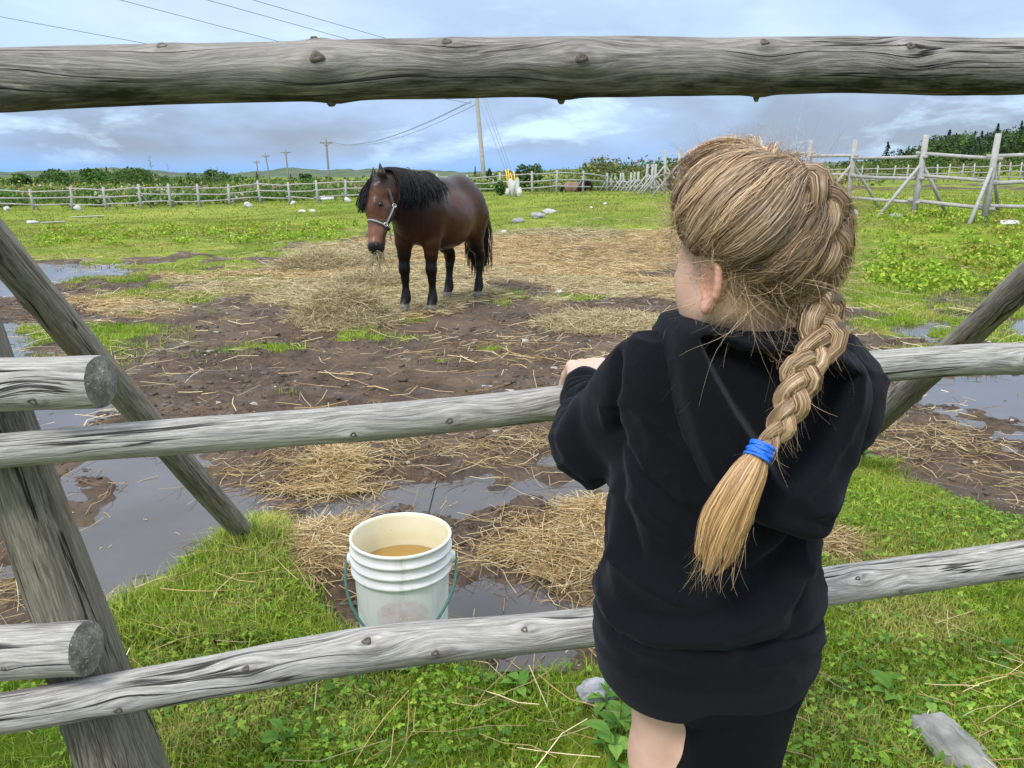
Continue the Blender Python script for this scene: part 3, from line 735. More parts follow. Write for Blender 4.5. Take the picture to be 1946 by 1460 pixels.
# ------------------------------------------------------------------ bucket of water
BC = np.array([-.326, 2.06, 0.0])
def build_bucket():
    bz = float(ground_z(np.array([BC[0]]), np.array([BC[1]]))[0]); H = .385-bz*0
    b = thing('bucket', (BC[0], BC[1], .015), 'white plastic bucket half full of brown water, standing behind the lowest rail', 'bucket')
    k = 96; th = np.arange(k)/k*2*np.pi
    prof = [(.0,.0),(.06,.0),(.118,.0),(.127,.006),(.129,.014),(.1385,.262),(.1385,.268),(.148,.269),(.1485,.278),(.140,.280),(.1395,.298),(.140,.300),(.1485,.301),(.149,.309),(.141,.311),(.1405,.331),(.141,.333),(.149,.334),(.1495,.342),
            (.1425,.344),(.142,.366),(.1475,.367),(.149,.371),(.1475,.376),(.143,.3765),(.1405,.374),(.1395,.365),(.1385,.33),(.1365,.31),(.1375,.298),(.1355,.275),(.1350,.262),(.126,.03),(.0,.03)]
    r = np.array([p[0] for p in prof]); z = np.array([p[1] for p in prof])
    # finer rings down the wall so that the faded print has room
    rr, zz, ins = [], [], []
    for i in range(len(prof)-1):
        m = 26 if (abs(z[i+1]-z[i]) > .15) else 1
        for q in range(m): f = q/m; rr.append(r[i]+(r[i+1]-r[i])*f); zz.append(z[i]+(z[i+1]-z[i])*f); ins.append(1.0 if i >= 24 else 0.0)
    rr.append(r[-1]); zz.append(z[-1]); ins.append(1.0); rr = np.array(rr); zz = np.array(zz); ins = np.array(ins)
    V = np.stack([np.cos(th)[None]*rr[:, None], np.sin(th)[None]*rr[:, None], zz[:, None]+0*th[None]], -1); n = len(rr)
    ang = (th+HPI-.15+np.pi) % (2*np.pi)-np.pi                       # 0 = side that faces the viewer
    A = ang[None]*rr[:, None]+.004; Zc = zz[:, None]-.180
    oval = sstep(1.06, .96, np.sqrt((A/.075)**2+(Zc/.053)**2))*(1-ins[:, None])
    col = np.stack([ins[:, None]+0*A, oval*(np.abs(ang)[None] < 1.2), 0*A], -1).reshape(-1, 3)
    i = np.arange(n-1)[:, None]*k; j = np.arange(k)[None]; j2 = (j+1) % k
    Q = np.stack([i+j, i+j2, i+k+j2, i+k+j], -1).reshape(-1, 4)
    wall = mesh('wall', V.reshape(-1, 3), Q, M['bucket_plastic'], b, True, col)
    wr = .1335; w = np.concatenate([np.stack([np.cos(th)*wr, np.sin(th)*wr, 0*th+.272], -1), [[0, 0, .272]]])
    mesh('water', w, np.stack([np.arange(k), (np.arange(k)+1) % k, np.full(k, k)], -1), M['bucket_water'], b)
    # rope bail: hangs in a loop down the viewer's side from two ears
    rope = []
    for s in np.linspace(-1, 1, 60):
        a = -HPI+.05+s*1.55; q = 1-abs(s)**2.0
        rr_ = .157+.012*q+.03*(1-abs(s))**.5*.4; rope.append((math.cos(a)*rr_, math.sin(a)*rr_, .298-.20*(1-abs(s)**1.1)))
    Vr, Fr, _ = tube(rope, .0042, 8); mesh('rope_handle', Vr, Fr, M['teal_rope'], b)
    for s in (-1, 1):
        a = -HPI+.05+s*1.55; d = np.array([math.cos(a), math.sin(a), 0]); c = d*.1475+np.array([0, 0, .302])
        Ve, Fe, _ = tube([c-d*.012, c+d*.004, c+d*.010, c+d*.013], [.017, .017, .014, .004], 16); ear = mesh('ear', Ve, Fe, M['bucket_plastic'], b, False, np.zeros((len(Ve), 3)))
        kn = [c+d*.010+np.array([.005*math.cos(q)*d[1], -.005*math.cos(q)*d[0], .007*math.sin(q)]) for q in np.linspace(0, 6.0, 16)]
        Vk, Fk, _ = tube(kn, .0042, 7); mesh('knot', Vk, Fk, M['teal_rope'], b)
    # faded lettering, mostly worn away
    def wrap_text(body, size, zc, ink, lift):
        cu = bpy.data.curves.new('print', 'FONT'); cu.body = body; cu.size = size; cu.align_x = 'CENTER'; cu.align_y = 'CENTER'
        o = bpy.data.objects.new('print', cu); COL.objects.link(o); dg = bpy.context.evaluated_depsgraph_get()
        me = bpy.data.meshes.new_from_object(o.evaluated_get(dg)); bpy.data.objects.remove(o)
        for v in me.vertices:
            x, y = v.co.x, v.co.y; zz_ = zc+y+.10*x*x*0; rad = .129+(.0095)*(zz_-.014)/.248+lift; a = -HPI+.15-.03+x/rad
            v.co = (math.cos(a)*rad, math.sin(a)*rad, zz_)
        me.materials.append(ink); q = bpy.data.objects.new('print', me); COL.objects.link(q); q.parent = wall
    plain('print_pale', (.78, .76, .73), .5); plain('print_grey', (.50, .40, .40), .6)
    wrap_text('TY BRAND', .020, .208, M['print_pale'], .0007); wrap_text('I. SIT', .026, .172, M['print_pale'], .0007); wrap_text('OJUB MU', .013, .116, M['print_grey'], .0006)
    return b
build_bucket()

# ------------------------------------------------------------------ stones
def stone(name, c, r, label, cat, seed, col=(.33, .33, .32), rot=0, tilt=0, group=None, sharp=.35, mat='stone_c', fine=False):
    n, m = (44, 66) if fine else (18, 28); ph = np.linspace(0, np.pi, n); th = np.arange(m)/m*2*np.pi
    D = np.stack([np.sin(ph)[:, None]*np.cos(th), np.sin(ph)[:, None]*np.sin(th), np.cos(ph)[:, None]+0*th], -1).reshape(-1, 3)
    rg = np.random.default_rng(seed); q = np.ones(len(D))
    for _ in range(11):                                              # flat facets
        nn = unit(rg.normal(size=3)); h = rg.uniform(.62, .95); dd = D@nn; q = np.minimum(q, np.where(dd > .05, h/np.maximum(dd, .05), 9))
    q = q*(1+(fbm(D[:, 0]*3+seed, D[:, 1]*3, D[:, 2]*3, oct=4, seed=seed)-.5)*sharp)
    V = D*q[:, None]*np.array(r); ca, sa = math.cos(tilt), math.sin(tilt); V = np.stack([V[:, 0]*ca+V[:, 2]*sa, V[:, 1], -V[:, 0]*sa+V[:, 2]*ca], -1)
    ca, sa = math.cos(rot), math.sin(rot); V = np.stack([V[:, 0]*ca-V[:, 1]*sa, V[:, 0]*sa+V[:, 1]*ca, V[:, 2]], -1)
    i = (np.arange(n-1)[:, None]*m+np.arange(m)[None]); j2 = (np.arange(m)[None]+1) % m+np.arange(n-1)[:, None]*m
    Q = np.stack([i, i+m, j2+m, j2], -1).reshape(-1, 4)
    cc = np.asarray(col)*(1+(fbm(D[:, 0]*4, D[:, 1]*4, D[:, 2]*4+seed, oct=4, seed=seed+5)-.5)*.9)[:, None]
    z = float(height(np.array([c[0]]), np.array([c[1]]))[0]) if len(c) == 2 else c[2]
    o = mesh(name, V, Q, M[mat], None, False, cc, loc=(float(c[0]), float(c[1]), z+r[2]*.35))
    if not fine:
        for p in o.data.polygons: p.use_smooth = True
    return tag(o, label, cat, group)
s1 = G(1812, 1408, .04)
stone('rock', (s1[0], s1[1]), (.070, .145, .058), 'long pale grey angular rock lying in the grass at the bottom right corner', 'rock', 3, (.25, .25, .23), .25, .12, None, .20, fine=True)
s2 = G(1136, 1312, .03); stone('rock', (s2[0], s2[1]), (.062, .045, .045), 'light grey stone in the grass beside the child\'s left leg', 'rock', 8, (.33, .34, .36), .2, fine=True)
s3 = G(200, 757, .0); stone('rock', (s3[0], s3[1]), (.06, .05, .05), 'small whitish stone in the mud behind the sawn rail end', 'rock', 9, (.55, .56, .58), .4)
for i, (u, v, wpx, hpx, Yd, lab, c) in enumerate([
        (471, 379, 17, 11, 33, 'pale angular boulder beside the left far fence on the grassy mound', (.42, .42, .40)),
        (557, 386, 13, 7, 35, 'white stone at the foot of a far fence post, right of the mound', (.50, .49, .46)),
        (661, 383, 16, 10, 35, 'white stone under the far fence nearest the horse\'s head', (.48, .47, .45)),
        (147, 391, 15, 10, 36, 'white stone at the foot of the third far fence post from the left', (.46, .46, .44)),
        (12, 394, 14, 9, 36, 'grey stone at the foot of the leftmost far fence post', (.48, .48, .47)),
        (615, 373, 36, 8, 41, 'long white rock in the weeds behind the far fence', (.66, .66, .66)),
        (574, 402, 16, 5, 27, 'flat white stone in the meadow, left one of a pair', (.52, .52, .50)),
        (594, 403, 12, 5, 27, 'flat white stone in the meadow, right one of a pair', (.50, .50, .48)),
        (58, 409, 22, 7, 25, 'white bleached rock in the meadow near two grey boards', (.48, .48, .48)),
        (1150, 376, 9, 5, 24, 'small white stone on the grassy rise left of the jumbled posts', (.66, .66, .63)),
        (1124, 381, 7, 4, 23, 'small white stone on the grassy rise below the distant horse', (.62, .62, .60)),
        (1022, 385, 34, 12, 20, 'grey lichen covered rock slab on the rise behind the horse', (.30, .30, .30)),
        (1045, 377, 26, 8, 22, 'pale grey rock slab on the crest of the rise', (.40, .40, .40)),
        (985, 391, 30, 9, 19, 'low grey rock slab left of the lichen covered one', (.27, .27, .26)),
        (1063, 550, 17, 7, 9.5, 'small pale stone in the trampled hay right of the horse', (.50, .52, .55)),
        (1625, 388, 16, 14, 17.5, 'whitish boulder against the right hand fence beside the child\'s hair', (.55, .55, .54)),
        (1706, 405, 30, 9, 17, 'grey flat stone under the right hand fence', (.36, .36, .36)),
        (1920, 417, 44, 8, 15.5, 'pale flat stone at the foot of the right hand fence by the frame edge', (.52, .50, .48)),
        (1880, 456, 10, 4, 12, 'small white stone in the lush grass on the right', (.62, .62, .60)),
        (958, 412, 12, 7, 16, 'small light stone below the rock slabs near the horse\'s rump', (.6, .59, .55))]):
    p = P(u, v, Yd); mpp = depth(p)/FPX
    stone('rock', (p[0], p[1]), (wpx*mpp*.55, wpx*mpp*.45, hpx*mpp*.75), lab, 'rock', 30+i, c, i*1.3)
def board(u0, u1, v, Yd, label, seed):
    a = P(u0, v, Yd); b = P(u1, v-1, Yd+.6); a[2] = height(a[0], a[1])+.03; b[2] = height(b[0], b[1])+.05
    V, F, lc = tube([a+(b-a)*q for q in np.linspace(0, 1, 8)], .055, 8, True, .45); o = mesh('board', V, F, M['old_wood'], None, False, None, {'lc': lc}); tag(o, label, 'board')
board(76, 121, 411, 25, 'bleached grey board lying in the meadow right of the white rock', 1)
board(134, 196, 403, 29, 'long bleached board lying flat in the meadow near the far fence', 2)
# ------------------------------------------------------------------ straw and hay
STRAW_C = np.array([(.50,.37,.18),(.60,.48,.26),(.70,.58,.36),(.42,.28,.12),(.54,.40,.19),(.33,.21,.10)])
HAY_C = np.array([(.48,.41,.23),(.56,.48,.28),(.42,.35,.19),(.63,.54,.34),(.34,.27,.14)])
def stalks(cx, cy, cz, L, tilt, bend, k=4):
    """stalk paths lying about at given centres"""
    n = len(cx); a = rng.uniform(0, 2*np.pi, n); s = np.linspace(-.5, .5, k)
    d = np.stack([np.cos(a)*np.cos(tilt), np.sin(a)*np.cos(tilt), np.sin(tilt)], -1)
    side = np.stack([-np.sin(a), np.cos(a), 0*a], -1)
    p = np.stack([cx, cy, cz], -1)[:, None]+d[:, None]*(s[None, :, None]*L[:, None, None])
    kink = np.abs(s)[None]*rng.normal(0, 1, (n, 1))*bend*L[:, None]+rng.normal(0, .04, (n, k))*bend*L[:, None]*4
    p = p+side[:, None]*kink[..., None]
    p[..., 2] += (rng.normal(0, .06, (n, k))*L[:, None])*bend*2
    return p
def pick(c, n): return c[rng.integers(0, len(c), n)]*rng.uniform(.75, 1.2, (n, 1))
def scatter(n, lo, hi, dens):
    """n points inside a box, accepted by a density map"""
    X, Y = [], []; tot = 0; it = 0
    while tot < n and it < 60:
        x = rng.uniform(lo[0], hi[0], n*2); y = rng.uniform(lo[1], hi[1], n*2); k = rng.uniform(0, 1, n*2) < dens(x, y)
        X.append(x[k]); Y.append(y[k]); tot += k.sum(); it += 1
    return np.concatenate(X)[:n], np.concatenate(Y)[:n]
def build_straw():
    g = Geo()
    # near yard: single stalks can be told apart
    x, y = scatter(2900, (-2.4, 1.6), (2.8, 4.2), lambda x, y: np.clip(zones(x, y)[1]*.9+.05, 0, 1)*(np.abs(x) < .75*y+.5))
    L = rng.uniform(.05, .24, len(x))**1.0; z = ground_z(x, y)+.010+rng.uniform(0, .018, len(x))
    V, F, c = tubes3(stalks(x, y, z, L, rng.normal(0, .10, len(x)), .22), rng.uniform(.0009, .0020, len(x)), pick(STRAW_C, len(x))); g.add(V, F, c)
    # loose stalks on the turf by the fence
    x, y = scatter(120, (-1.6, 1.4), (2.6, 2.7), lambda x, y: zones(x, y)[0]*.7*(fbm(x*2, y*2, oct=2, seed=90) > .45))
    L = rng.uniform(.07, .30, len(x)); z = ground_z(x, y)+.045+rng.uniform(0, .015, len(x))
    V, F, c = tubes3(stalks(x, y, z, L, rng.normal(0, .06, len(x)), .15), rng.uniform(.0008, .0017, len(x)), pick(STRAW_C, len(x))*1.35); g.add(V, F, c)
    # middle of the yard
    def dm(x, y):
        s = zones(x, y)[1]; return np.clip(s*s*1.1+.03, 0, 1)*(np.abs(x) < .72*y+.5)
    x, y = scatter(35000, (-9, 4.2), (8, 19), dm)
    L = rng.uniform(.08, .34, len(x)); z = ground_z(x, y)+.012+rng.uniform(0, .03, len(x))
    hayish = (fbm(x*.7, y*.7, oct=3, seed=95) > .5)[:, None]
    V, F, c = ribbons(stalks(x, y, z, L, rng.normal(0, .14, len(x)), .3, 3), rng.uniform(.003, .0055, len(x)), None, np.where(hayish, pick(HAY_C, len(x)), pick(STRAW_C, len(x)))*rng.uniform(.9, 1.25, (len(x), 1)), False); g.add(V, F, c)
    o = g.build('scattered_straw', M['straw_stalk'], None, True, 'stuff'); tag(o, 'loose straw and trampled hay strewn over the muddy yard', 'straw')
build_straw()
def heap(name, cx, cy, rx, ry, h, n, pal, label, rad, Lr, seed, cat='hay', bend=.35, core=True, group=None):
    rg = np.random.default_rng(seed); z0 = float(height(np.array([cx]), np.array([cy]))[0])
    t = thing(name, (cx, cy, z0), label, cat, group)
    def dome(x, y): return h*np.clip(1-(x/rx)**2-(y/ry)**2, 0, 1)**.75*(.72+.56*fbm(x*5/rx*.5+seed, y*5/ry*.5, oct=3, seed=seed))
    if core:
        N_ = 40; q = np.linspace(-1.02, 1.02, N_); X, Y = np.meshgrid(q*rx, q*ry, indexing='ij'); Z = dome(X, Y)*.86-.015
        Z += (fbm(X*30, Y*30, oct=3, seed=seed)-.5)*h*.25*(Z > 0)
        i = (np.arange(N_-1)[:, None]*N_+np.arange(N_-1)[None]).ravel(); Q = np.stack([i, i+N_, i+N_+1, i+1], -1)
        keep = (np.hypot(X/rx, Y/ry).ravel()[Q] < 1.0).all(1)
        col = np.clip(pal[rg.integers(0, len(pal))]*(.55+.6*fbm(X.ravel()*40, Y.ravel()*40, oct=3, seed=seed+1)[:, None]), 0, 1)
        mesh('packed_hay', np.stack([X, Y, Z], -1).reshape(-1, 3), Q[keep], M['straw_stalk'], t, True, col)
    a = rg.uniform(0, 2*np.pi, n); r = np.sqrt(rg.uniform(0, 1.15, n)); x = np.cos(a)*r*rx; y = np.sin(a)*r*ry
    z = dome(x, y)*rg.uniform(.75, 1.08, n)+.006
    p = stalks(x, y, z, rg.uniform(*Lr, n), rg.normal(0, .35, n)*np.clip(h/.12, .25, 1), bend, 4)
    p[..., 2] = np.maximum(p[..., 2], dome(p[..., 0], p[..., 1])*.8+.006)
    V, F, c = tubes3(p, rg.uniform(rad*.6, rad*1.15, n), pal[rg.integers(0, len(pal), n)]*rg.uniform(.8, 1.3, (n, 1)))
    o = mesh('stalks', V, F, M['straw_stalk'], t, True, c); o['kind'] = 'stuff'; return t
def gx(u, v): return G(u, v)[:2]
_c = gx(655, 612); heap('hay_pile', _c[0], _c[1], .48, .40, .29, 2400, HAY_C*1.05, 'rounded pile of pale hay on the mud in front of the horse', .0026, (.12, .40), 5, bend=.55)
_c = gx(610, 510); heap('hay_pile', _c[0], _c[1], .72, .60, .20, 2200, HAY_C, 'wide low pile of greyish hay behind, under the horse\'s head', .0034, (.15, .45), 6, bend=.5)
_c = gx(700, 545); heap('hay_pile', _c[0], _c[1], .46, .42, .16, 1500, HAY_C*1.02, 'small hay mound right below the horse\'s muzzle', .003, (.15, .4), 16, bend=.5)
_c = gx(1150, 618); heap('hay_pile', _c[0], _c[1], .62, .5, .085, 1800, HAY_C*1.05, 'flat spread of pale hay left of the child\'s face', .0028, (.12, .38), 7, bend=.5)
_c = gx(645, 895); heap('straw_heap', _c[0], _c[1], .165, .20, .085, 620, STRAW_C*1.05, 'golden straw clump on the wet mud just under the middle rail', .0019, (.08, .28), 8, 'straw', .2)
_c = gx(610, 1060); heap('straw_heap', _c[0], _c[1], .15, .20, .055, 700, STRAW_C*1.12, 'golden straw clump between the grass hump and the bucket', .0016, (.07, .28), 9, 'straw', .15)
_c = gx(1070, 1050); heap('straw_heap', _c[0], _c[1], .22, .19, .05, 560, STRAW_C*1.02, 'flattened straw mat between the bucket and the child', .0016, (.08, .32), 10, 'straw', .15)
_c = gx(1120, 985); heap('straw_heap', _c[0], _c[1], .13, .12, .07, 380, STRAW_C*1.1, 'pale straw tuft in the puddles beside the child\'s sleeve', .0016, (.07, .24), 12, 'straw', .2)
_c = gx(1595, 1050); heap('straw_heap', _c[0], _c[1], .11, .15, .04, 320, STRAW_C*1.0, 'brown straw patch behind the child\'s right hip', .0016, (.07, .22), 13, 'straw', .2)
_c = gx(610, 935); heap('straw_heap', _c[0], _c[1], .22, .05, .025, 150, STRAW_C*1.0, 'thin straw drift trailing left from the golden clump', .0017, (.1, .3), 14, 'straw', .15, False)

# ------------------------------------------------------------------ grass, clover and weeds
def blades(x, y, h, w, col, lean=.5, simple=False):
    n = len(x); z = ground_z(x, y)-.003; a = rng.uniform(0, 2*np.pi, n); l = np.abs(rng.normal(0, lean, n))+.1
    d = np.stack([np.cos(a), np.sin(a), 0*a], -1); b = np.stack([x, y, z], -1)
    up = np.array([0, 0, 1.0])
    p1 = b+up*(h*.55)[:, None]+d*(h*l*.25)[:, None]; p2 = b+up*(h*np.maximum(.25, 1-.45*l))[:, None]+d*(h*l*.95)[:, None]
    ya = rng.uniform(0, 2*np.pi, n); s = np.stack([np.cos(ya), np.sin(ya), 0*ya], -1)*(w/2)[:, None]
    if simple:
        V = np.stack([b-s, b+s, p2], 1).reshape(-1, 3); o = np.arange(n)[:, None]*3
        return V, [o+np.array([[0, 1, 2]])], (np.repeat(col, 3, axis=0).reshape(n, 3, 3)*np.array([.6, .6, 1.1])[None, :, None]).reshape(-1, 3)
    V = np.stack([b-s, b+s, p1-s*.85, p1+s*.85, p2], 1).reshape(-1, 3); o = np.arange(n)*5
    Q = np.stack([o, o+1, o+3, o+2], -1); T = np.stack([o+2, o+3, o+4], -1)
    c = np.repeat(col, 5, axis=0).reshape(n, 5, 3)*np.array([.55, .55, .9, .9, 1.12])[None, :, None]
    return V, [Q, T], c.reshape(-1, 3)
GREENS = np.array([(.165,.310,.018),(.240,.400,.028),(.340,.480,.042),(.460,.560,.070),(.150,.285,.024),(.56,.56,.16)])
MEADOW = np.array([(.17,.24,.030),(.22,.29,.038),(.28,.34,.050),(.33,.36,.065),(.20,.25,.04),(.36,.34,.10)])
def turf(n, lo, hi, dens, hr, wr, pal, lean=.5, simple=False):
    x, y = scatter(n, lo, hi, dens); n = len(x)
    tone = fbm(x*2.3, y*2.3, oct=3, seed=101); k = np.clip((tone*1.6-.3+rng.normal(0, .22, n))*len(pal), 0, len(pal)-1).astype(int)
    h = rng.uniform(*hr, n)*(.6+.8*fbm(x*3.1, y*3.1, oct=3, seed=103)); dead = rng.uniform(0, 1, n) < .05
    c = np.where(dead[:, None], np.array([.38, .31, .14]), pal[k])*rng.uniform(.8, 1.2, (n, 1))
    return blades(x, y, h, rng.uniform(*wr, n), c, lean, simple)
def build_clods():
    def dens(x, y):
        gg, s, w = zones(x, y); return np.clip((1-gg)*(1-.75*s)*(1-.72*w)*(.12+.88*sstep(.44, .60, fbm(x*1.7, y*1.7, oct=4, seed=141))), 0, 1)*(np.abs(x) < .72*y+.4)
    g = Geo(); cube = np.array([(-1,-1,-1),(1,-1,-1),(1,1,-1),(-1,1,-1),(-1,-1,1),(1,-1,1),(1,1,1),(-1,1,1)], float); cf = np.array([(4,5,6,7),(0,1,5,4),(1,2,6,5),(2,3,7,6),(3,0,4,7)])
    for n, lo, hi, r0, r1 in ((5200, (-2.6, 1.9), (3.2, 4.6), .003, .013), (8500, (-6.5, 4.3), (6.5, 11), .005, .021)):
        x, y = scatter(n, lo, hi, dens); n = len(x); r = r0+(r1-r0)*rng.uniform(0, 1, n)**2.6; z = ground_z(x, y)+r*.1
        V = cube[None]*rng.uniform(.55, 1.15, (n, 8, 1))+rng.normal(0, .12, (n, 8, 3)); a = rng.uniform(0, 6.28, n); ca, sa = np.cos(a)[:, None], np.sin(a)[:, None]
        V = np.stack([V[..., 0]*ca-V[..., 1]*sa, V[..., 0]*sa+V[..., 1]*ca, V[..., 2]*.55], -1)*(r[:, None, None]*np.stack([rng.uniform(.8, 1.7, n), rng.uniform(.7, 1.2, n), rng.uniform(.6, 1.0, n)], -1)[:, None])+np.stack([x, y, z], -1)[:, None]
        c = np.array([.088, .060, .042])*rng.uniform(.45, 1.5, (n, 1)); pale = rng.uniform(0, 1, n) < .035; c[pale] = np.array([.40, .37, .33]); g.add(V.reshape(-1, 3), (np.arange(n)[:, None, None]*8+cf[None]).reshape(-1, 4), np.repeat(c, 8, axis=0))
    tag(g.build('mud_clods', M['clod'], None, True, 'stuff'), 'crumbled clods of dark churned mud in the yard', 'mud')
build_clods()
def build_grass():
    g = Geo(); inview = lambda x, y: (np.abs(x) < .80*y+.45)
    bare = lambda x, y: .25+.75*sstep(.34, .50, fbm(x*4, y*4, oct=4, seed=111))
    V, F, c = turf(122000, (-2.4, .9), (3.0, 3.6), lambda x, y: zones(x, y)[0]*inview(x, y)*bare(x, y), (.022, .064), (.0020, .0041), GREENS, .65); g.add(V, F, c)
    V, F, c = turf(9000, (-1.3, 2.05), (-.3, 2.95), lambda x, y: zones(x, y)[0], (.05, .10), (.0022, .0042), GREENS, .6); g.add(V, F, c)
    o = g.build('grass', M['grass_blade'], None, True, 'stuff'); tag(o, 'short bright green turf growing along the near fence', 'grass')
    g = Geo()
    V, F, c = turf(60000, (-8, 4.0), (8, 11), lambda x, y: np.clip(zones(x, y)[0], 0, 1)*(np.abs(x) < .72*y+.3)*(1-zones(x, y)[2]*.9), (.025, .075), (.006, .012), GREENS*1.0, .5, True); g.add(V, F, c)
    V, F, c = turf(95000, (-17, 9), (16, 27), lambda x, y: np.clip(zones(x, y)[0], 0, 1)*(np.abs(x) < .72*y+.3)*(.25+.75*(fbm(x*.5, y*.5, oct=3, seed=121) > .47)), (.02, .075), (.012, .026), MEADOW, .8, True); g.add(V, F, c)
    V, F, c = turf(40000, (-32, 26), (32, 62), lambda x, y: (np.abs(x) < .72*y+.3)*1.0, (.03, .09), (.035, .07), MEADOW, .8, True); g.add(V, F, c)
    o = g.build('meadow_grass', M['grass_blade'], None, True, 'stuff'); tag(o, 'yellow green meadow grass round the trampled yard', 'grass')
    # clover and small round leaves in the near turf
    x, y = scatter(6500, (-1.9, .95), (2.7, 3.4), lambda x, y: zones(x, y)[0]*inview(x, y)*sstep(.40, .58, fbm(x*2.1+9, y*2.1, oct=4, seed=131)))
    n = len(x); z = ground_z(x, y)+rng.uniform(.018, .05, n); r = rng.uniform(.0055, .012, n); a0 = rng.uniform(0, 6.28, n); g = Geo()
    tiltx = rng.normal(0, .35, n); tilty = rng.normal(0, .35, n)
    pal = pick(np.array([(.17, .34, .03), (.24, .42, .04), (.32, .48, .06), (.12, .26, .04)]), n)
    th = np.array([0, 1.1, 2.2, 3.14, 4.08, 5.18]); lx = .55+.5*np.cos(th)*1.0; ly = .5*np.sin(th)
    for q in range(3):
        a = a0+q*2.094; ca, sa = np.cos(a)[:, None], np.sin(a)[:, None]; X = (lx*ca-ly*sa)*r[:, None]; Y = (lx*sa+ly*ca)*r[:, None]
        Z = z[:, None]+X*tiltx[:, None]+Y*tilty[:, None]-(X*X+Y*Y)*12
        V = np.stack([x[:, None]+X, y[:, None]+Y, Z], -1).reshape(-1, 3); o_ = np.arange(n)[:, None]*6
        F = np.concatenate([o_+np.array([[0, 1, 2, 3]]), o_+np.array([[0, 3, 4, 5]])]); g.add(V, F, np.repeat(pal*rng.uniform(.85, 1.15, (n, 1)), 6, axis=0))
    o = g.build('clover', M['grass_blade'], None, True, 'stuff'); tag(o, 'small clover leaves among the turf by the near fence', 'clover')
build_grass()
def leaf_mesh(name, L, Wd, col, mat='leaf', cup=.18, wav=.05):
    n, m = 8, 5; s = np.linspace(0, 1, n); q = np.linspace(-1, 1, m); w = Wd*.5*np.sin(np.pi*np.clip(s*.93+.07, 0, 1)**.8)
    X = np.repeat(s*L, m); Y = (w[:, None]*q[None]).ravel(); Z = (np.abs(q)[None]*w[:, None]*cup+np.sin(s*2.6)[:, None]*L*.22-(s**2)[:, None]*L*.25+np.sin(s[:, None]*9)*np.abs(q)[None]*Wd*wav).ravel()
    i = (np.arange(n-1)[:, None]*m+np.arange(m-1)[None]).ravel()
    me = mesh(name, np.stack([X, Y, Z], -1), np.stack([i, i+m, i+m+1, i+1], -1), M[mat], None, True, np.asarray(col)*(1-.18*np.exp(-(np.tile(q, n)/.12)**2))[:, None]*np.ones((n*m, 3)))
    d = me.data; bpy.data.objects.remove(me); return d
LEAVES = [leaf_mesh('leaf', .055, .040, (.10, .25, .03)), leaf_mesh('leaf', .075, .046, (.15, .31, .045)), leaf_mesh('leaf', .05, .036, (.20, .36, .06))]
def weed(u, v, n, size, label, seed, zc=0.0, spread=.6, group=None):
    rg = np.random.default_rng(seed); c = G(u, v, zc); z = float(ground_z(np.array([c[0]]), np.array([c[1]]))[0])
    t = thing('broadleaf_plant', (c[0], c[1], z), label, 'plant', group)
    for i in range(n):
        a = i*2.4+rg.uniform(-.4, .4); f = (i+.5)/n; h = rg.uniform(.02, .095)*size*(1.15-f*.7)
        o = bpy.data.objects.new('leaf', LEAVES[i % 3]); COL.objects.link(o); o.parent = t
        o.location = (math.cos(a)*.045*f*size*spread, math.sin(a)*.045*f*size*spread, h); o.rotation_euler = (rg.normal(0, .3), rg.uniform(-.5, .25), a)
        sc = size*rg.uniform(.65, 1.1); o.scale = (sc, sc, sc)
        V, F, _ = tube([(0, 0, -.01), (o.location[0]*.6, o.location[1]*.6, h*.6), tuple(o.location)], [.0016, .0014, .0010], 5, False)
        mesh('stem', V, F[:1], M['leaf'], t, True, np.tile([.16, .27, .06], (len(V), 1)))
weed(1178, 1405, 17, .95, 'tall leafy weed close beside the child\'s bare leg', 1)
weed(1150, 1350, 12, .8, 'leafy weed in front of the grey stone by the child', 2)
weed(1165, 1455, 12, 1.0, 'broad round leaves at the bottom edge beside the bare leg', 3)
weed(985, 1320, 7, .7, 'low green weed under the lowest rail, below the bucket', 4)
weed(1690, 1335, 8, .8, 'broad leaved weed in the grass right of the child\'s shorts', 5)
weed(1760, 1370, 8, .75, 'broad leaved weed touching the long pale rock', 6)
weed(1905, 1265, 7, .7, 'small broad leaved weed near the right edge below the rail', 7)
weed(205, 1450, 7, .8, 'small weed at the foot of the leaning near post', 8)
weed(540, 1425, 8, .7, 'small weed in the turf at the bottom, left of centre', 9)
weed(1640, 880, 6, .9, 'weed at the tip of the turf behind the child\'s right elbow', 10)
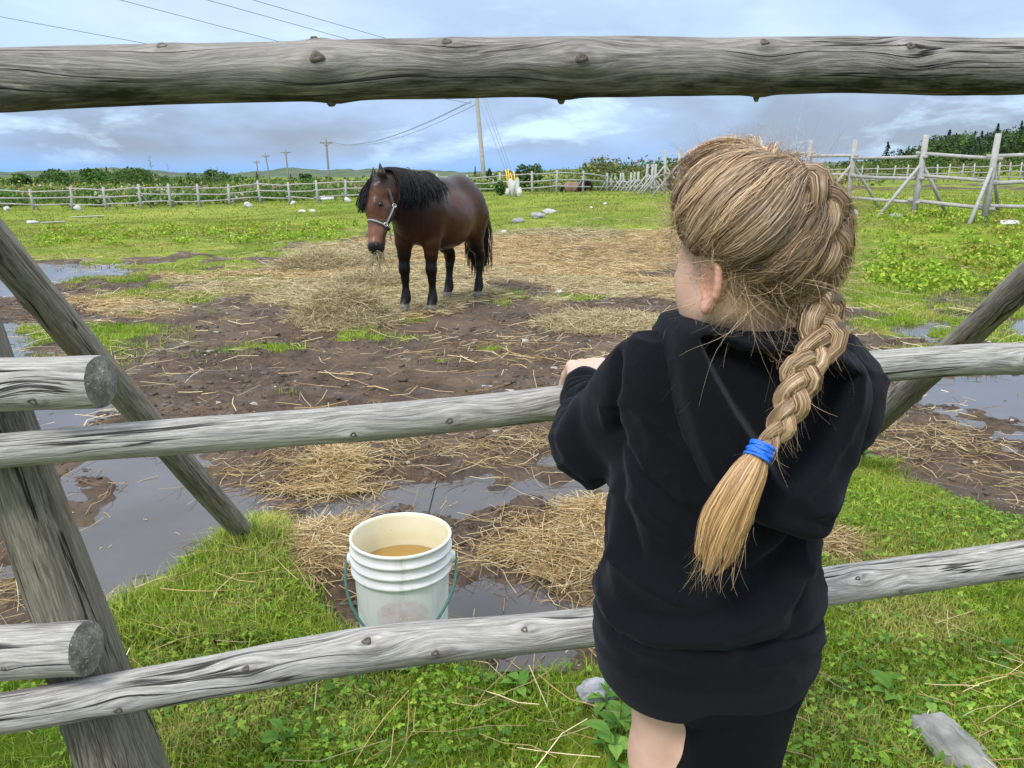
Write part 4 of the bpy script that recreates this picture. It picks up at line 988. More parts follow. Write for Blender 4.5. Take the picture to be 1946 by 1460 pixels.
# ------------------------------------------------------------------ the bay pony
HSC = 1.04
def horse_shape(h=.0128):
    """standing pony, x forward, y to its left, z up; head lowered and turned a little to its right"""
    S = SDF((-.95, -.45, -.02), (1.42, .45, 1.62), h)
    E, Cp, Ch = S.ell, S.cap, S.chain
    E((-.06, 0, .97), (.60, .315, .315), .08); E((-.02, 0, .90), (.46, .325, .29), .08)                 # barrel and belly
    E((.36, 0, 1.02), (.30, .255, .33), .10); E((.50, 0, .96), (.19, .215, .24), .08)                   # shoulder, breast
    E((-.48, 0, 1.08), (.30, .285, .285), .08); E((-.55, 0, .98), (.22, .265, .27), .08)                # croup
    Cp((.28, 0, 1.31), (-.02, 0, 1.25), .085, .10, .10); Cp((-.02, 0, 1.24), (-.5, 0, 1.28), .11, .12, .10)
    for s in (-1, 1):
        E((.40, s*.165, .98), (.13, .085, .25), .06)                                                   # shoulder blade
        E((-.50, s*.185, .93), (.19, .105, .27), .07)                                                  # thigh
    # neck and head
    N0, N1, N2, PO = (.42, 0, 1.10), (.66, -.03, 1.20), (.86, -.09, 1.26), (.965, -.125, 1.285)
    Cp(N0, N1, .255, .195, .10); Cp(N1, N2, .195, .15, .08); Cp((.50, 0, 1.20), (.78, -.06, 1.31), .15, .11, .08); Cp((.46, 0, .98), (.80, -.07, 1.10), .19, .13, .09)
    hd = unit(np.array([.155, .045, -.62])); le = unit(np.array([.58, .80, .10])); le = unit(le-hd*(le@hd)); fr = np.cross(le, hd)      # fr: out of the forehead
    if fr[0] < 0: fr = -fr
    P0 = np.array(PO)
    def H(a, f, l): return P0+(hd*a+fr*f+le*l)*HSC
    Cp(N2, H(.03, -.05, 0), .15, .105, .06)
    Cp(H(.02, .0, 0), H(.20, .0, 0), .104, .102, .04); Cp(H(.20, .005, 0), H(.42, .0, 0), .100, .069, .04)
    for s in (-1, 1):
        E(H(.20, -.075, s*.045), (.130, .098, .052), .03, [hd, fr, le])                                # round cheek
        Cp(H(.20, -.07, s*.045), H(.42, -.05, s*.03), .065, .042, .04)
        E(H(.165, .040, s*.078), (.040, .030, .022), .025, [hd, fr, le])                               # brow
        E(H(.535, .030, s*.040), (.045, .032, .032), .03, [hd, fr, le])                                # nostril wing
        Cp(H(.535, .040, s*.050), H(.550, .028, s*.060), .013, .009, .008, op='sub')
        # ear: a cupped cone
        b0 = H(-.02, -.02, s*.060); b1 = H(-.105, .002, s*.094); b2 = H(-.200, .018, s*.088)
        Ch([b0, b1, b2], [.046, .042, .009], .02); Cp(H(-.06, .030, s*.090), H(-.15, .035, s*.088), .020, .008, .01, op='sub')
    Cp(H(.42, -.005, 0), H(.545, .0, 0), .072, .069, .04); E(H(.575, -.005, 0), (.055, .069, .065), .03, [hd, fr, le])
    Cp(H(.50, -.055, 0), H(.59, -.045, 0), .040, .034, .03)                                            # chin and lower lip
    Cp(H(.60, -.022, -.06), H(.60, -.022, .06), .007, .007, .01, op='sub')
    # legs: (x, y, z, r)
    def leg(pts, k=.035):
        for a, b in zip(pts[:-1], pts[1:]): Cp(a[:3], b[:3], a[3], b[3], k)
    for s, dx in ((1, .0), (-1, .06)):
        x = .43+dx; y = s*.145
        leg([(x-.02, y, .92, .125), (x, y, .72, .092), (x+.005, y, .60, .066), (x+.01, y, .475, .052), (x+.01, y, .43, .052), (x, y, .34, .038), (x-.005, y, .19, .038), (x, y, .135, .048), (x+.025, y, .085, .043)])
        E((x+.015, y, .455), (.052, .050, .062), .02); E((x-.022, y, .13), (.030, .03, .035), .02)
        Cp((x+.03, y, .085), (x+.045, y, .045), .046, .056, .02)
    for s, dx in ((1, -.06), (-1, .12)):
        x = -.56+dx; y = s*.15
        leg([(x+.06, y, .95, .17), (x+.10, y, .76, .125), (x+.03, y, .62, .085), (x-.06, y, .52, .058), (x-.075, y, .46, .054), (x-.06, y, .38, .042), (x-.04, y, .20, .040), (x-.035, y, .135, .048), (x-.005, y, .085, .043)])
        Cp((x+.01, y, .70), (x-.10, y, .525), .05, .034, .03)
        Cp((x+.0, y, .085), (x+.018, y, .045), .046, .056, .02)
    Cp((-.76, 0, 1.20), (-.80, 0, 1.08), .055, .045, .05)
    V, Q = S.surf(2)
    return V, Q, dict(H=H, hd=hd, fr=fr, le=le, P0=P0, S=S)
def push_out(S, p, d, it=4):
    """move points to at least d outside an implicit surface"""
    lo = S.lo; F = S.F; gx = np.stack(np.gradient(F, S.h), -1) if not hasattr(S, 'g') else S.g; S.g = gx; sh = np.array(F.shape)-1
    for _ in range(it):
        i = np.clip(np.rint((p-lo)/S.h).astype(int), 0, sh); f = F[i[..., 0], i[..., 1], i[..., 2]]; n = gx[i[..., 0], i[..., 1], i[..., 2]]; f = f+(n*(p-lo-i*S.h)).sum(-1)
        ok = (np.abs(n).max(-1) < 3) & (f < d); p = p+np.where(ok, np.minimum(d-f, .05), 0)[..., None]*unit(n)
    return p
HV, HQ, HI = horse_shape(); FARV, FARQ, _ = horse_shape(.034)
def coat(V):
    x, y, z = V.T; n = fbm(x*5, y*5, z*5, oct=4, seed=7); n2 = fbm(x*2, y*2, z*2, oct=3, seed=9)
    H, hd, fr, le, P0 = (HI[k] for k in ('H', 'hd', 'fr', 'le', 'P0'))
    d = (V-P0)/HSC; a = d@hd; f = d@fr; l = d@le; head = (np.abs(l) < .16)*sstep(-.02, .06, a)*(x > .88)*(np.abs(f) < .22)
    bay = np.array([.054, .0185, .0080]); dark = np.array([.013, .0085, .0072]); warm = np.array([.105, .038, .014])
    c = bay+(n2[:, None]-.5)*np.array([.05, .02, .008])
    top = sstep(1.12, 1.30, z+(n-.5)*.20)*.75; c = c*(1-top[:, None])+np.array([.026, .0155, .012])*top[:, None]
    sh = sstep(.30, .62, x+(n-.5)*.2)*sstep(.72, 1.0, z)*.82; c = c*(1-sh[:, None])+np.array([.024, .012, .0085])*sh[:, None]
    fl = np.exp(-((x+.20)/.30)**2-((z-.98)/.20)**2)*.7; c = c*(1-fl[:, None])+warm*fl[:, None]
    lg = sstep(.74, .52, z+(n-.5)*.14)*(1-head); c = c*(1-lg[:, None])+dark*.45*lg[:, None]
    hc = np.array([.088, .038, .021]); hc2 = np.array([.19, .088, .058])
    hh = np.clip(head, 0, 1)[:, None]; c = c*(1-hh)+hc*hh*(.7+.6*n[:, None])
    mz = (sstep(.30, .44, a)*(f > -.04)*head)[:, None]; c = c*(1-mz)+hc2*mz
    bl = (sstep(.50, .545, a+(n-.5)*.03)*head)[:, None]; c = c*(1-bl)+np.array([.010, .009, .010])*bl
    ch = (sstep(-.03, -.09, f)*sstep(.1, .25, a)*head*.5)[:, None]; c = c*(1-ch)+np.array([.045, .022, .015])*ch
    ey = (np.exp(-(((a-.178)/.045)**2+((np.abs(l)-.09)/.035)**2+((f-.005)/.05)**2))*head)[:, None]*.9; c = c*(1-ey)+np.array([.010, .008, .007])*ey
    er = (sstep(-.02, -.05, a)*(x > .86)*(z > 1.31))[:, None]*.8; c = c*(1-er)+np.array([.022, .012, .010])*er
    hoof = (sstep(.088, .075, z))[:, None]; c = c*(1-hoof)+np.array([.19, .175, .155])*hoof
    return np.clip(c*np.where(head > .5, 1.0, .90)[:, None], .002, 1)
def strands(root, d0, L, n_seg, droop, wob, rg):
    """hair that leaves along d0 and bends down under its weight"""
    n = len(root); p = root.copy(); d = d0.copy(); out = [p.copy()]; st = (L/(n_seg-1))[:, None]; w = rg.normal(0, wob, (n, 3))
    for i in range(n_seg-1):
        d = unit(d+np.array([0, 0, -1.0])*droop+w*.5+rg.normal(0, wob*.5, (n, 3))); p = p+d*st; out.append(p.copy())
    return np.stack(out, 1)
def build_horse(name, loc, yaw, scale, label, tint=None, halter=True, detail=1.0):
    t = thing(name, loc, label, 'horse', None, yaw); t.scale = (scale,)*3
    V = HV.copy() if halter else FARV.copy(); c = coat(V); V = V+((fbm(V[:, 0]*6, V[:, 1]*6, V[:, 2]*6, oct=3, seed=77)-.5)*.016*sstep(.5, .7, V[:, 2])*(V[:, 0] < .8))[:, None]*unit(V-np.stack([np.clip(V[:, 0], -.6, .5), 0*V[:, 0], np.clip(V[:, 2], .95, 1.05)], -1))
    if tint is not None:
        body = tint(V); m, cc = body; c = c*(1-m[:, None])+cc*m[:, None]
    body = mesh('body', V, HQ if halter else FARQ, M['coat'], t, True, c)
    H, hd, fr, le, P0 = (HI[k] for k in ('H', 'hd', 'fr', 'le', 'P0')); rg = np.random.default_rng(5)
    blk = np.array([(.006, .006, .007), (.010, .010, .012), (.018, .017, .019), (.036, .034, .036)])
    def pal(n, w=(.35, .35, .2, .1)): return blk[rg.choice(4, n, p=w)]
    # mane: crest from the poll to the withers, most of it falling on the near (left) side
    cr = np.array([(.915, -.11, 1.385), (.85, -.085, 1.405), (.74, -.05, 1.425), (.62, -.025, 1.425), (.50, -.01, 1.42), (.38, 0, 1.405), (.28, 0, 1.39)])
    n = int(2300*detail); s = rg.uniform(0, 1, n); root = np.stack([np.interp(s, np.linspace(0, 1, 7), cr[:, i]) for i in range(3)], -1)+rg.normal(0, .016, (n, 3)); root[:, 2] -= .01
    side = np.where(rg.uniform(0, 1, n) < .80, 1.0, -1.0)
    d0 = unit(np.stack([rg.normal(.05, .25, n), side*rg.uniform(.5, 1.2, n), rg.uniform(.0, .45, n)], -1))
    p = strands(root, d0, rg.uniform(.15, .36, n)*(1-.20*s), 9, .56, .15, rg)
    # keep the locks outside the neck
    for i in range(3, 9):
        ctr = np.stack([np.clip(p[:, i, 0], .3, .97), np.interp(p[:, i, 0], [.3, .66, .86, .97], [0, -.03, -.09, -.125]), np.interp(p[:, i, 0], [.3, .66, .86, .97], [1.08, 1.17, 1.22, 1.24])], -1)
        rr = np.interp(p[:, i, 0], [.3, .5, .66, .86, .97, 1.1], [.30, .285, .235, .190, .145, .12]); v = p[:, i]-ctr; q = np.hypot(v[:, 1], v[:, 2]); f = np.maximum(1, rr/np.maximum(q, 1e-4)); p[:, i, 1] = ctr[:, 1]+v[:, 1]*f; p[:, i, 2] = ctr[:, 2]+v[:, 2]*np.where(v[:, 2] > -.05, f, 1)
    p = push_out(HI['S'], p, .010+rg.uniform(0, .03, (n, 1))); p[:, 1:-1] = p[:, 1:-1]*.5+.25*(p[:, :-2]+p[:, 2:])
    dd = (p-P0)/HSC; onface = ((dd@hd > -.16) & (dd@hd < .5) & (np.abs(dd@le) < .13) & (dd@fr > -.10)).any(1); p = p[~onface]; n = len(p)
    Vm, Fm, Cm = tubes3(p, rg.uniform(.0018, .0042, n)/max(detail, .4), pal(n)); mesh('mane', Vm, Fm, M['horse_hair'], t, True, Cm)
    # forelock
    n = int(420*detail); root = np.stack([H(rg.uniform(-.05, .03), rg.uniform(.02, .08), rg.uniform(-.07, .02)) for _ in range(n)])
    d0 = unit(fr*.7+le*rg.normal(-.40, .30, n)[:, None]+hd*.5+np.array([0, 0, .15])); p = strands(root, d0, rg.uniform(.13, .27, n), 10, .30, .06, rg)
    for i in range(2, 10):                                            # lie on the forehead
        dd = (p[:, i]-P0)/HSC; a = dd@hd; f = dd@fr; l = dd@le; need = np.sqrt(np.maximum(.0, .105**2-np.minimum(l, .1)**2))+.004-np.clip(a-.1, 0, .3)*.08
        p[:, i] += fr*np.maximum(need-f, 0)[:, None]
    p = push_out(HI['S'], p, .006+rg.uniform(0, .016, (n, 1))); p[:, 1:-1] = p[:, 1:-1]*.5+.25*(p[:, :-2]+p[:, 2:])
    Vm, Fm, Cm = tubes3(p, rg.uniform(.0016, .0036, n)/max(detail, .4), pal(n)); mesh('forelock', Vm, Fm, M['horse_hair'], t, True, Cm)
    # tail
    n = int(700*detail); root = np.array([-.80, 0, 1.12])+rg.normal(0, 1, (n, 3))*np.array([.018, .03, .04]); d0 = unit(np.stack([rg.uniform(-.8, -.3, n), rg.normal(0, .22, n), rg.uniform(-.6, .1, n)], -1))
    p = strands(root, d0, rg.uniform(.55, .88, n), 11, .55, .035, rg); ct = pal(n); red = np.clip((.55-p[:, :, 2])/.25, 0, 1)[..., None]
    cc = ct[:, None]*(1-.8*red)+np.array([.085, .028, .014])*.8*red
    Vm, Fm, _ = tubes3(p, rg.uniform(.0025, .0050, n)/max(detail, .4), ct); mesh('tail', Vm, Fm, M['horse_hair'], t, True, np.repeat(cc.reshape(-1, 3), 3, axis=0))
    for s in (-1, 1):                                                 # eyes
        c = H(.178, .004, s*.097); q = []; k, m = 8, 12
        ph = np.linspace(0, np.pi, k); th = np.arange(m)/m*2*np.pi
        D = np.stack([np.sin(ph)[:, None]*np.cos(th), np.sin(ph)[:, None]*np.sin(th), np.cos(ph)[:, None]+0*th], -1).reshape(-1, 3)*.025
        i = (np.arange(k-1)[:, None]*m+np.arange(m)[None]); j2 = (np.arange(m)[None]+1) % m+np.arange(k-1)[:, None]*m
        mesh('eye', D+c, np.stack([i, i+m, j2+m, j2], -1).reshape(-1, 4), M['horse_eye'], t)
    if not halter: return t
    hl = bpy.data.objects.new('halter', None); COL.objects.link(hl); hl.parent = t
    def band(name, fn, w, mat, th=.006, k=40):                        # flat strap along a loop fn(q)->point, centre
        q = np.linspace(0, 1, k); p = np.array([fn(a)[0] for a in q]); o = unit(np.array([fn(a)[1] for a in q])); tt = unit(np.gradient(p, axis=0)); sd = unit(np.cross(tt, o))
        ring = [p+sd*w/2, p+sd*w/2+o*th, p-sd*w/2+o*th, p-sd*w/2]; V_ = np.stack(ring, 1).reshape(-1, 3); i = np.arange(k-1)[:, None]*4; j = np.arange(4)[None]; j2 = (j+1) % 4
        mesh(name, V_, np.stack([i+j, i+j2, i+4+j2, i+4+j], -1).reshape(-1, 4), mat, hl, False)
    def nose(a0, grow=0.0):
        def f(q):
            an = q*2*np.pi; cf, cl = math.cos(an), math.sin(an); a = a0+.03*cf*-1
            F_ = .090 if cf > 0 else .122; o = fr*cf*F_+le*cl*.091; return H(a, -.010, 0)+o*(1+grow), o
        return f
    band('noseband', nose(.345), .030, M['halter_web'], .006); band('noseband', nose(.345, .05), .011, M['halter_light'], .004)
    for s in (-1, 1):
        a, b = np.array([.355, -.055, s*.084]), np.array([.175, -.125, s*.100])
        f = lambda q, a=a, b=b, s=s: (H(*(a+(b-a)*q))+le*s*.014*math.sin(q*3.1), le*s)
        band('cheek_strap', f, .028, M['halter_web'], .006, 12)
        f2 = lambda q, a=a, b=b, s=s: (H(*(a+(b-a)*q))+le*s*(.019+.014*math.sin(q*3.1)), le*s); band('cheek_strap', f2, .012, M['halter_light'], .003, 12)
        c2 = np.array([.0, -.055, s*.106]); f3 = lambda q, b=b, c2=c2, s=s: (H(*(b+(c2-b)*q))+le*s*.010*math.sin(q*3.1), le*s); band('crown_strap', f3, .024, M['halter_web'], .006, 12)
        for cc in (a, b):
            c = H(*cc)+le*s*.020; loop = [c+(hd*math.cos(q)+fr*math.sin(q))*.018 for q in np.linspace(0, 2*np.pi, 16)]; Vr, Fr, _ = tube(loop, .0042, 6, False); mesh('ring', Vr, Fr[:1], M['brass'], hl)
    f4 = lambda q: (H(.0-.0*q, -.055+.10*math.sin(q*math.pi)-.02, .106*math.cos(q*math.pi)), np.array([0, 0, 1.0])); band('crown_strap', f4, .024, M['halter_web'], .006, 20)
    f5 = lambda q: (H(.175, -.115-.055*math.sin(q*math.pi), .098*math.cos(q*math.pi)), -fr); band('throat_strap', f5, .022, M['halter_web'], .006, 20)
    a = H(.40, -.13, .02); Vr, Fr, _ = tube([a, a+np.array([.005, .005, -.04]), a+np.array([.0, .012, -.085])], [.008, .010, .005], 8); mesh('lead_clip', Vr, Fr, M['halter_light'], hl)
    return t
HYAW = math.atan2(-math.cos(math.radians(24)), -math.sin(math.radians(24)))
HLOC = np.array([-.795, 8.52, 0.015])
build_horse('horse', HLOC, HYAW, 1.0, 'dark bay pony with black mane and grey halter eating hay in the muddy yard')
def hay_wisp():
    R_ = Matrix.Rotation(HYAW, 3, 'Z'); m = np.array(R_.to_3x3()); mouth = HI['H'](.60, -.02, .01)@m.T+HLOC
    n = 110; root = mouth+rng.normal(0, .028, (n, 3))*np.array([1, 1, .5]); p = strands(root, unit(rng.normal(0, .6, (n, 3))+np.array([0, 0, -.6])), rng.uniform(.06, .26, n), 7, .45, .30, rng)
    V, F, c = tubes3(p, rng.uniform(.0018, .0032, n), pick(HAY_C*.85, n)); o = mesh('hay_wisp', V, F, M['straw_stalk'], None, True, c); tag(o, 'wisp of hay hanging from the bay pony\'s mouth', 'hay')
hay_wisp()
def far_tint(V):
    x, y, z = V.T; m = sstep(.15, .0, x+(fbm(x*3, y*3, z*3, oct=2, seed=3)-.5)*.3)*(z > .55); return m*.92, np.array([.25, .15, .105])
_f = P(1094, 352, 41); build_horse('horse', (_f[0], _f[1], _f[2]-.92), math.radians(8), .78, 'distant horse with brown rump and black shoulders behind the far rail fence', far_tint, False, .3)
# ------------------------------------------------------------------ the child at the fence
PB = np.array([.272, .95, 0.0])
person = thing('person', PB, 'child with blonde braid and black hoodie leaning on the rail, seen from behind', 'person')
def pmesh(name, V, F, mat, col=None, parent=None, smooth=True, vec=None):
    return mesh(name, np.asarray(V)-PB, F, M[mat], parent or person, smooth, col, vec)
HEADC = P(1414, 475, .935); HS = .885
YAW = math.radians(40); NOD = math.radians(6)
hf = np.array([-math.sin(YAW)*math.cos(NOD), math.cos(YAW)*math.cos(NOD), -math.sin(NOD)]); hl_ = np.array([-math.cos(YAW), -math.sin(YAW), 0.0]); hu = np.cross(hf, hl_)
if hu[2] < 0: hu = -hu
HR = np.array([hf, hl_, hu])
def hp(f, l, u): return HEADC+(hf*f+hl_*l+hu*u)*HS
RAIL_Y = lambda u, v: FP(u, v, 1.40)
SHL = P(1212, 712, .965); ELB = P(1128, 832, 1.075); WRI = P(1114, 742, 1.310)
SHR = P(1606, 740, .965); ELR = P(1556, 842, 1.15); RHR = FP(1500, 710); WRR = RHR+np.array([-.004, -.085, .012])
ROWS = [(.705, .266, .952, .124, .100), (.735, .266, .950, .145, .116), (.785, .266, .945, .154, .130), (.86, .267, .948, .148, .122), (.945, .272, .955, .139, .106),
        (1.03, .285, .958, .150, .104), (1.094, .297, .960, .152, .100), (1.145, .301, .962, .142, .090), (1.185, .305, .962, .108, .078), (1.215, .310, .960, .072, .064), (1.245, .313, .958, .052, .054)]
LHIP, LKNE, LANK = np.array([.240, .965, .72]), np.array([.242, .985, .39]), np.array([.240, .985, .075])
RHIP, RKNE, RANK = np.array([.325, .945, .74]), np.array([.278, .875, .43]), np.array([.205, .905, .08])
def build_body():
    S = SDF((.02, .70, .0), (.60, 1.56, 1.48), .0062); E0, Cp = S.ell, S.cap
    def E(c, r, k=.02, R=None, op='add'): return E0(c, np.asarray(r)*(HS if R is not None else 1.0), k, R, op)
    # head
    E(hp(-.006, 0, .018), (.092, .074, .084), .02, HR); E(hp(.030, 0, -.035), (.060, .060, .075), .03, HR); E(hp(.052, 0, -.082), (.036, .036, .030), .03, HR)
    for s in (-1, 1):
        E(hp(.040, s*.040, -.050), (.036, .026, .036), .03, HR)                                       # cheeks
        Cp(hp(.0, s*.056, -.070), hp(.055, s*.025, -.098), .022, .018, .025)                          # jaw
        E(hp(.088, s*.030, -.004), (.018, .017, .013), .012, HR, op='sub')                            # eye socket
    Cp(hp(.086, 0, .0), hp(.104, 0, -.036), .008, .012, .015); E(hp(.100, 0, -.038), (.012, .015, .010), .01, HR)
    E(hp(.086, 0, -.068), (.012, .022, .008), .008, HR); E(hp(.084, 0, -.078), (.011, .018, .007), .008, HR); E(hp(.074, 0, -.100), (.018, .020, .015), .02, HR)
    Cp(hp(-.018, 0, -.055), np.array([.312, .955, 1.19]), .045, .050, .03)
    # trunk, arms and legs under the clothes
    S.stack([(z, x, y, a*.68, b*.68) for z, x, y, a, b in ROWS if z < 1.16], .03)
    for sh, el, wr in ((SHL, ELB, WRI), (SHR, ELR, WRR)):
        sh = sh+(np.array([.30, .958, sh[2]])-sh)*.12; Cp(sh, el, .030, .028, .02); Cp(el, wr, .028, .022, .02)
    E((.275, .945, .765), (.115, .09, .075), .02)
    for hip, kn, an, dx in ((LHIP, LKNE, LANK, 0), (RHIP, RKNE, RANK, 0)):
        Cp(hip, hip+(kn-hip)*.5, .068, .059, .02); Cp(hip+(kn-hip)*.5, kn, .059, .046, .03); md = kn+(an-kn)*.35
        Cp(kn, md, .046, .045, .03); Cp(md, an, .045, .029, .02); Cp(an, an+np.array([0, .10, -.035]), .030, .026, .03)
    V, Q = S.surf(3)
    # both hands on the rail, on a finer grid: palm, four curled fingers and thumb (sd = +1: thumb towards the right)
    def hand(R0, ax, WR, sd):
        fw = unit(np.cross(np.array([0, 0, 1.0]), ax)); fw = fw if fw[1] > 0 else -fw
        up = np.cross(ax, fw); up = up if up[2] > 0 else -up
        rr = .043; ax = ax*sd
        def rp(a, ang, r): return R0+ax*a+(fw*math.sin(ang)+up*math.cos(ang))*r
        T = SDF(R0-.13, R0+.13, .0033)
        kn = [rp(a, q, rr+.030) for a, q in ((-.027, .0), (-.006, .05), (.015, .05), (.034, .0))]        # knuckles, little finger first
        wr = WR+(R0+up*.05-WR)*.10
        for i, k_ in enumerate(kn):
            T.cap(wr+ax*(-.014+.009*i), k_, .0165, .0125, .010)
            a = (-.029, -.0075, .0145, .035)[i]; q0 = (.0, .05, .05, .0)[i]; ln = (.85, 1.0, 1.05, .97)[i]
            pts = [k_, rp(a, q0+.62*ln, rr+.014), rp(a*1.02, q0+1.25*ln, rr+.010), rp(a*1.0, q0+1.85*ln, rr+.008)]
            T.chain(pts, [.0115, .0098, .0088, .0074], .004)
            T.ell(k_+up*.003, (.010, .010, .009), .005)
        th = [wr+ax*.020-up*.004, rp(.047, -.55, rr+.014), rp(.058, -.05, rr+.012), rp(.060, .42, rr+.009)]
        T.chain(th, [.0150, .0125, .0100, .0078], .008); T.cap(WR, wr, .021, .021, .01)
        return T.surf(2)
    V2, Q2 = hand(FP(1112, 764), unit(FP(1180, 757)-FP(1050, 769)), WRI, 1); V3, Q3 = hand(RHR, unit(FP(1560, 703)-FP(1440, 717)), WRR, -1)
    V2 = np.concatenate([V2, V3]); Q2 = np.concatenate([Q2, Q3+len(V2)-len(V3)])
    V = np.concatenate([V, V2]); Q = np.concatenate([Q, Q2+len(V)-len(V2)]); red = np.zeros(len(V))
    for s in (-1, 1):                                                # ears, on a finer grid: rim, lobe and hollow
        e0 = hp(-.004, s*.0735, -.040); o = hl_*s; upv = unit(hu*1.0-hf*.25); fv = unit(hf-upv*(hf@upv)); R3 = SDF(e0-.05, e0+.05, .0021)
        def q(f, u_, w): return e0+(fv*f+upv*u_+o*(w-f*.55))*HS*1.05
        rim = [q(.017*math.cos(a)*(1.0 if math.sin(a) > -.3 else .8)-.002, .031*math.sin(a), .010) for a in np.radians(np.linspace(15, 285, 16))]
        R3.chain(rim, [.0042]*16, .003); R3.ell(q(-.002, -.027, .008), (.008, .006, .009), .004); R3.ell(q(-.002, .0, .004), (.017, .008, .026), .004, [fv, o, upv]); R3.cap(q(.012, .004, .004), q(.012, -.012, .004), .0048, .0055, .004)
        R3.ell(q(.004, -.002, .0145), (.009, .006, .014), .003, [fv, o, upv], op='sub')
        V3, Q3_ = R3.surf(1); V = np.concatenate([V, V3]); Q = np.concatenate([Q, Q3_+len(V)-len(V3)]); red = np.concatenate([red, np.full(len(V3), .55)])
        ck = hp(.05, s*.045, -.05); red = np.maximum(red, .28*np.exp(-((V-ck)**2).sum(1)/.0006))
    pmesh('body', V, Q, 'skin', np.stack([red, 0*red, 0*red], -1))
    for s in (-1, 1):
        c = hp(.0745, s*.028, -.004); k, m = 8, 12; ph = np.linspace(0, np.pi, k); t_ = np.arange(m)/m*2*np.pi
        D = np.stack([np.sin(ph)[:, None]*np.cos(t_), np.sin(ph)[:, None]*np.sin(t_), np.cos(ph)[:, None]+0*t_], -1).reshape(-1, 3)*.0090
        i = (np.arange(k-1)[:, None]*m+np.arange(m)[None]); j2 = (np.arange(m)[None]+1) % m+np.arange(k-1)[:, None]*m; Q3 = np.stack([i, i+m, j2+m, j2], -1).reshape(-1, 4)
        e = pmesh('eye', D+c, Q3, 'eye_white'); pmesh('iris', D*.62+c+hf*.0042, Q3, 'horse_eye', parent=e)
build_body()

def back(px, Y=.845):                                                 # photo outline -> points on the plane of the back (x, z)
    return [tuple(P(u, v, Y)[[0, 2]]) for u, v in px]
def hoodie_field(S, grow=0.0):
    S.stack([(z, x, y, a+grow, b+grow) for z, x, y, a, b in ROWS], .03, 2.35)
    S.cap(SHL+np.array([.02, 0, .0]), ELB, .063+grow, .055+grow, .045); S.cap(ELB, WRI, .055+grow, .037+grow, .03)
    S.cap(SHR-np.array([.02, 0, .0]), ELR, .066+grow, .056+grow, .045); S.cap(ELR, WRR, .055+grow, .037+grow, .03)
    S.cap(np.array([.235, .955, 1.175]), np.array([.375, .955, 1.165]), .048+grow, .052+grow, .04)
    S.ell((.285, .905, .83), (.10, .07, .09), .05)
FOLDS = [  # (photo line on the back, depth, width) : negative digs in, positive stands proud
    ([(1197,668),(1186,740),(1180,820),(1176,890)], -.006, .005), ([(1183,880),(1230,930),(1290,975),(1345,1000)], -.007, .010), ([(1195,905),(1255,985),(1330,1050)], .006, .013),
    ([(1190,900),(1200,1000),(1225,1090)], -.005, .008), ([(1150,1090),(1230,1130),(1330,1150),(1430,1130)], .005, .018), ([(1210,1180),(1330,1160),(1450,1110),(1530,1050)], -.007, .014),
    ([(1230,1215),(1350,1195),(1480,1150),(1550,1105)], .006, .015), ([(1560,1010),(1500,1060),(1430,1090)], -.006, .011), ([(1250,700),(1240,800),(1255,880)], .004, .018),
    ([(1310,1010),(1380,1080),(1470,1090)], -.004, .014), ([(1150,1010),(1180,1080),(1185,1160)], .004, .014), ([(1540,1120),(1490,1190),(1400,1225)], -.005, .010), ([(1640,800),(1590,880),(1560,960)], -.006, .012)]
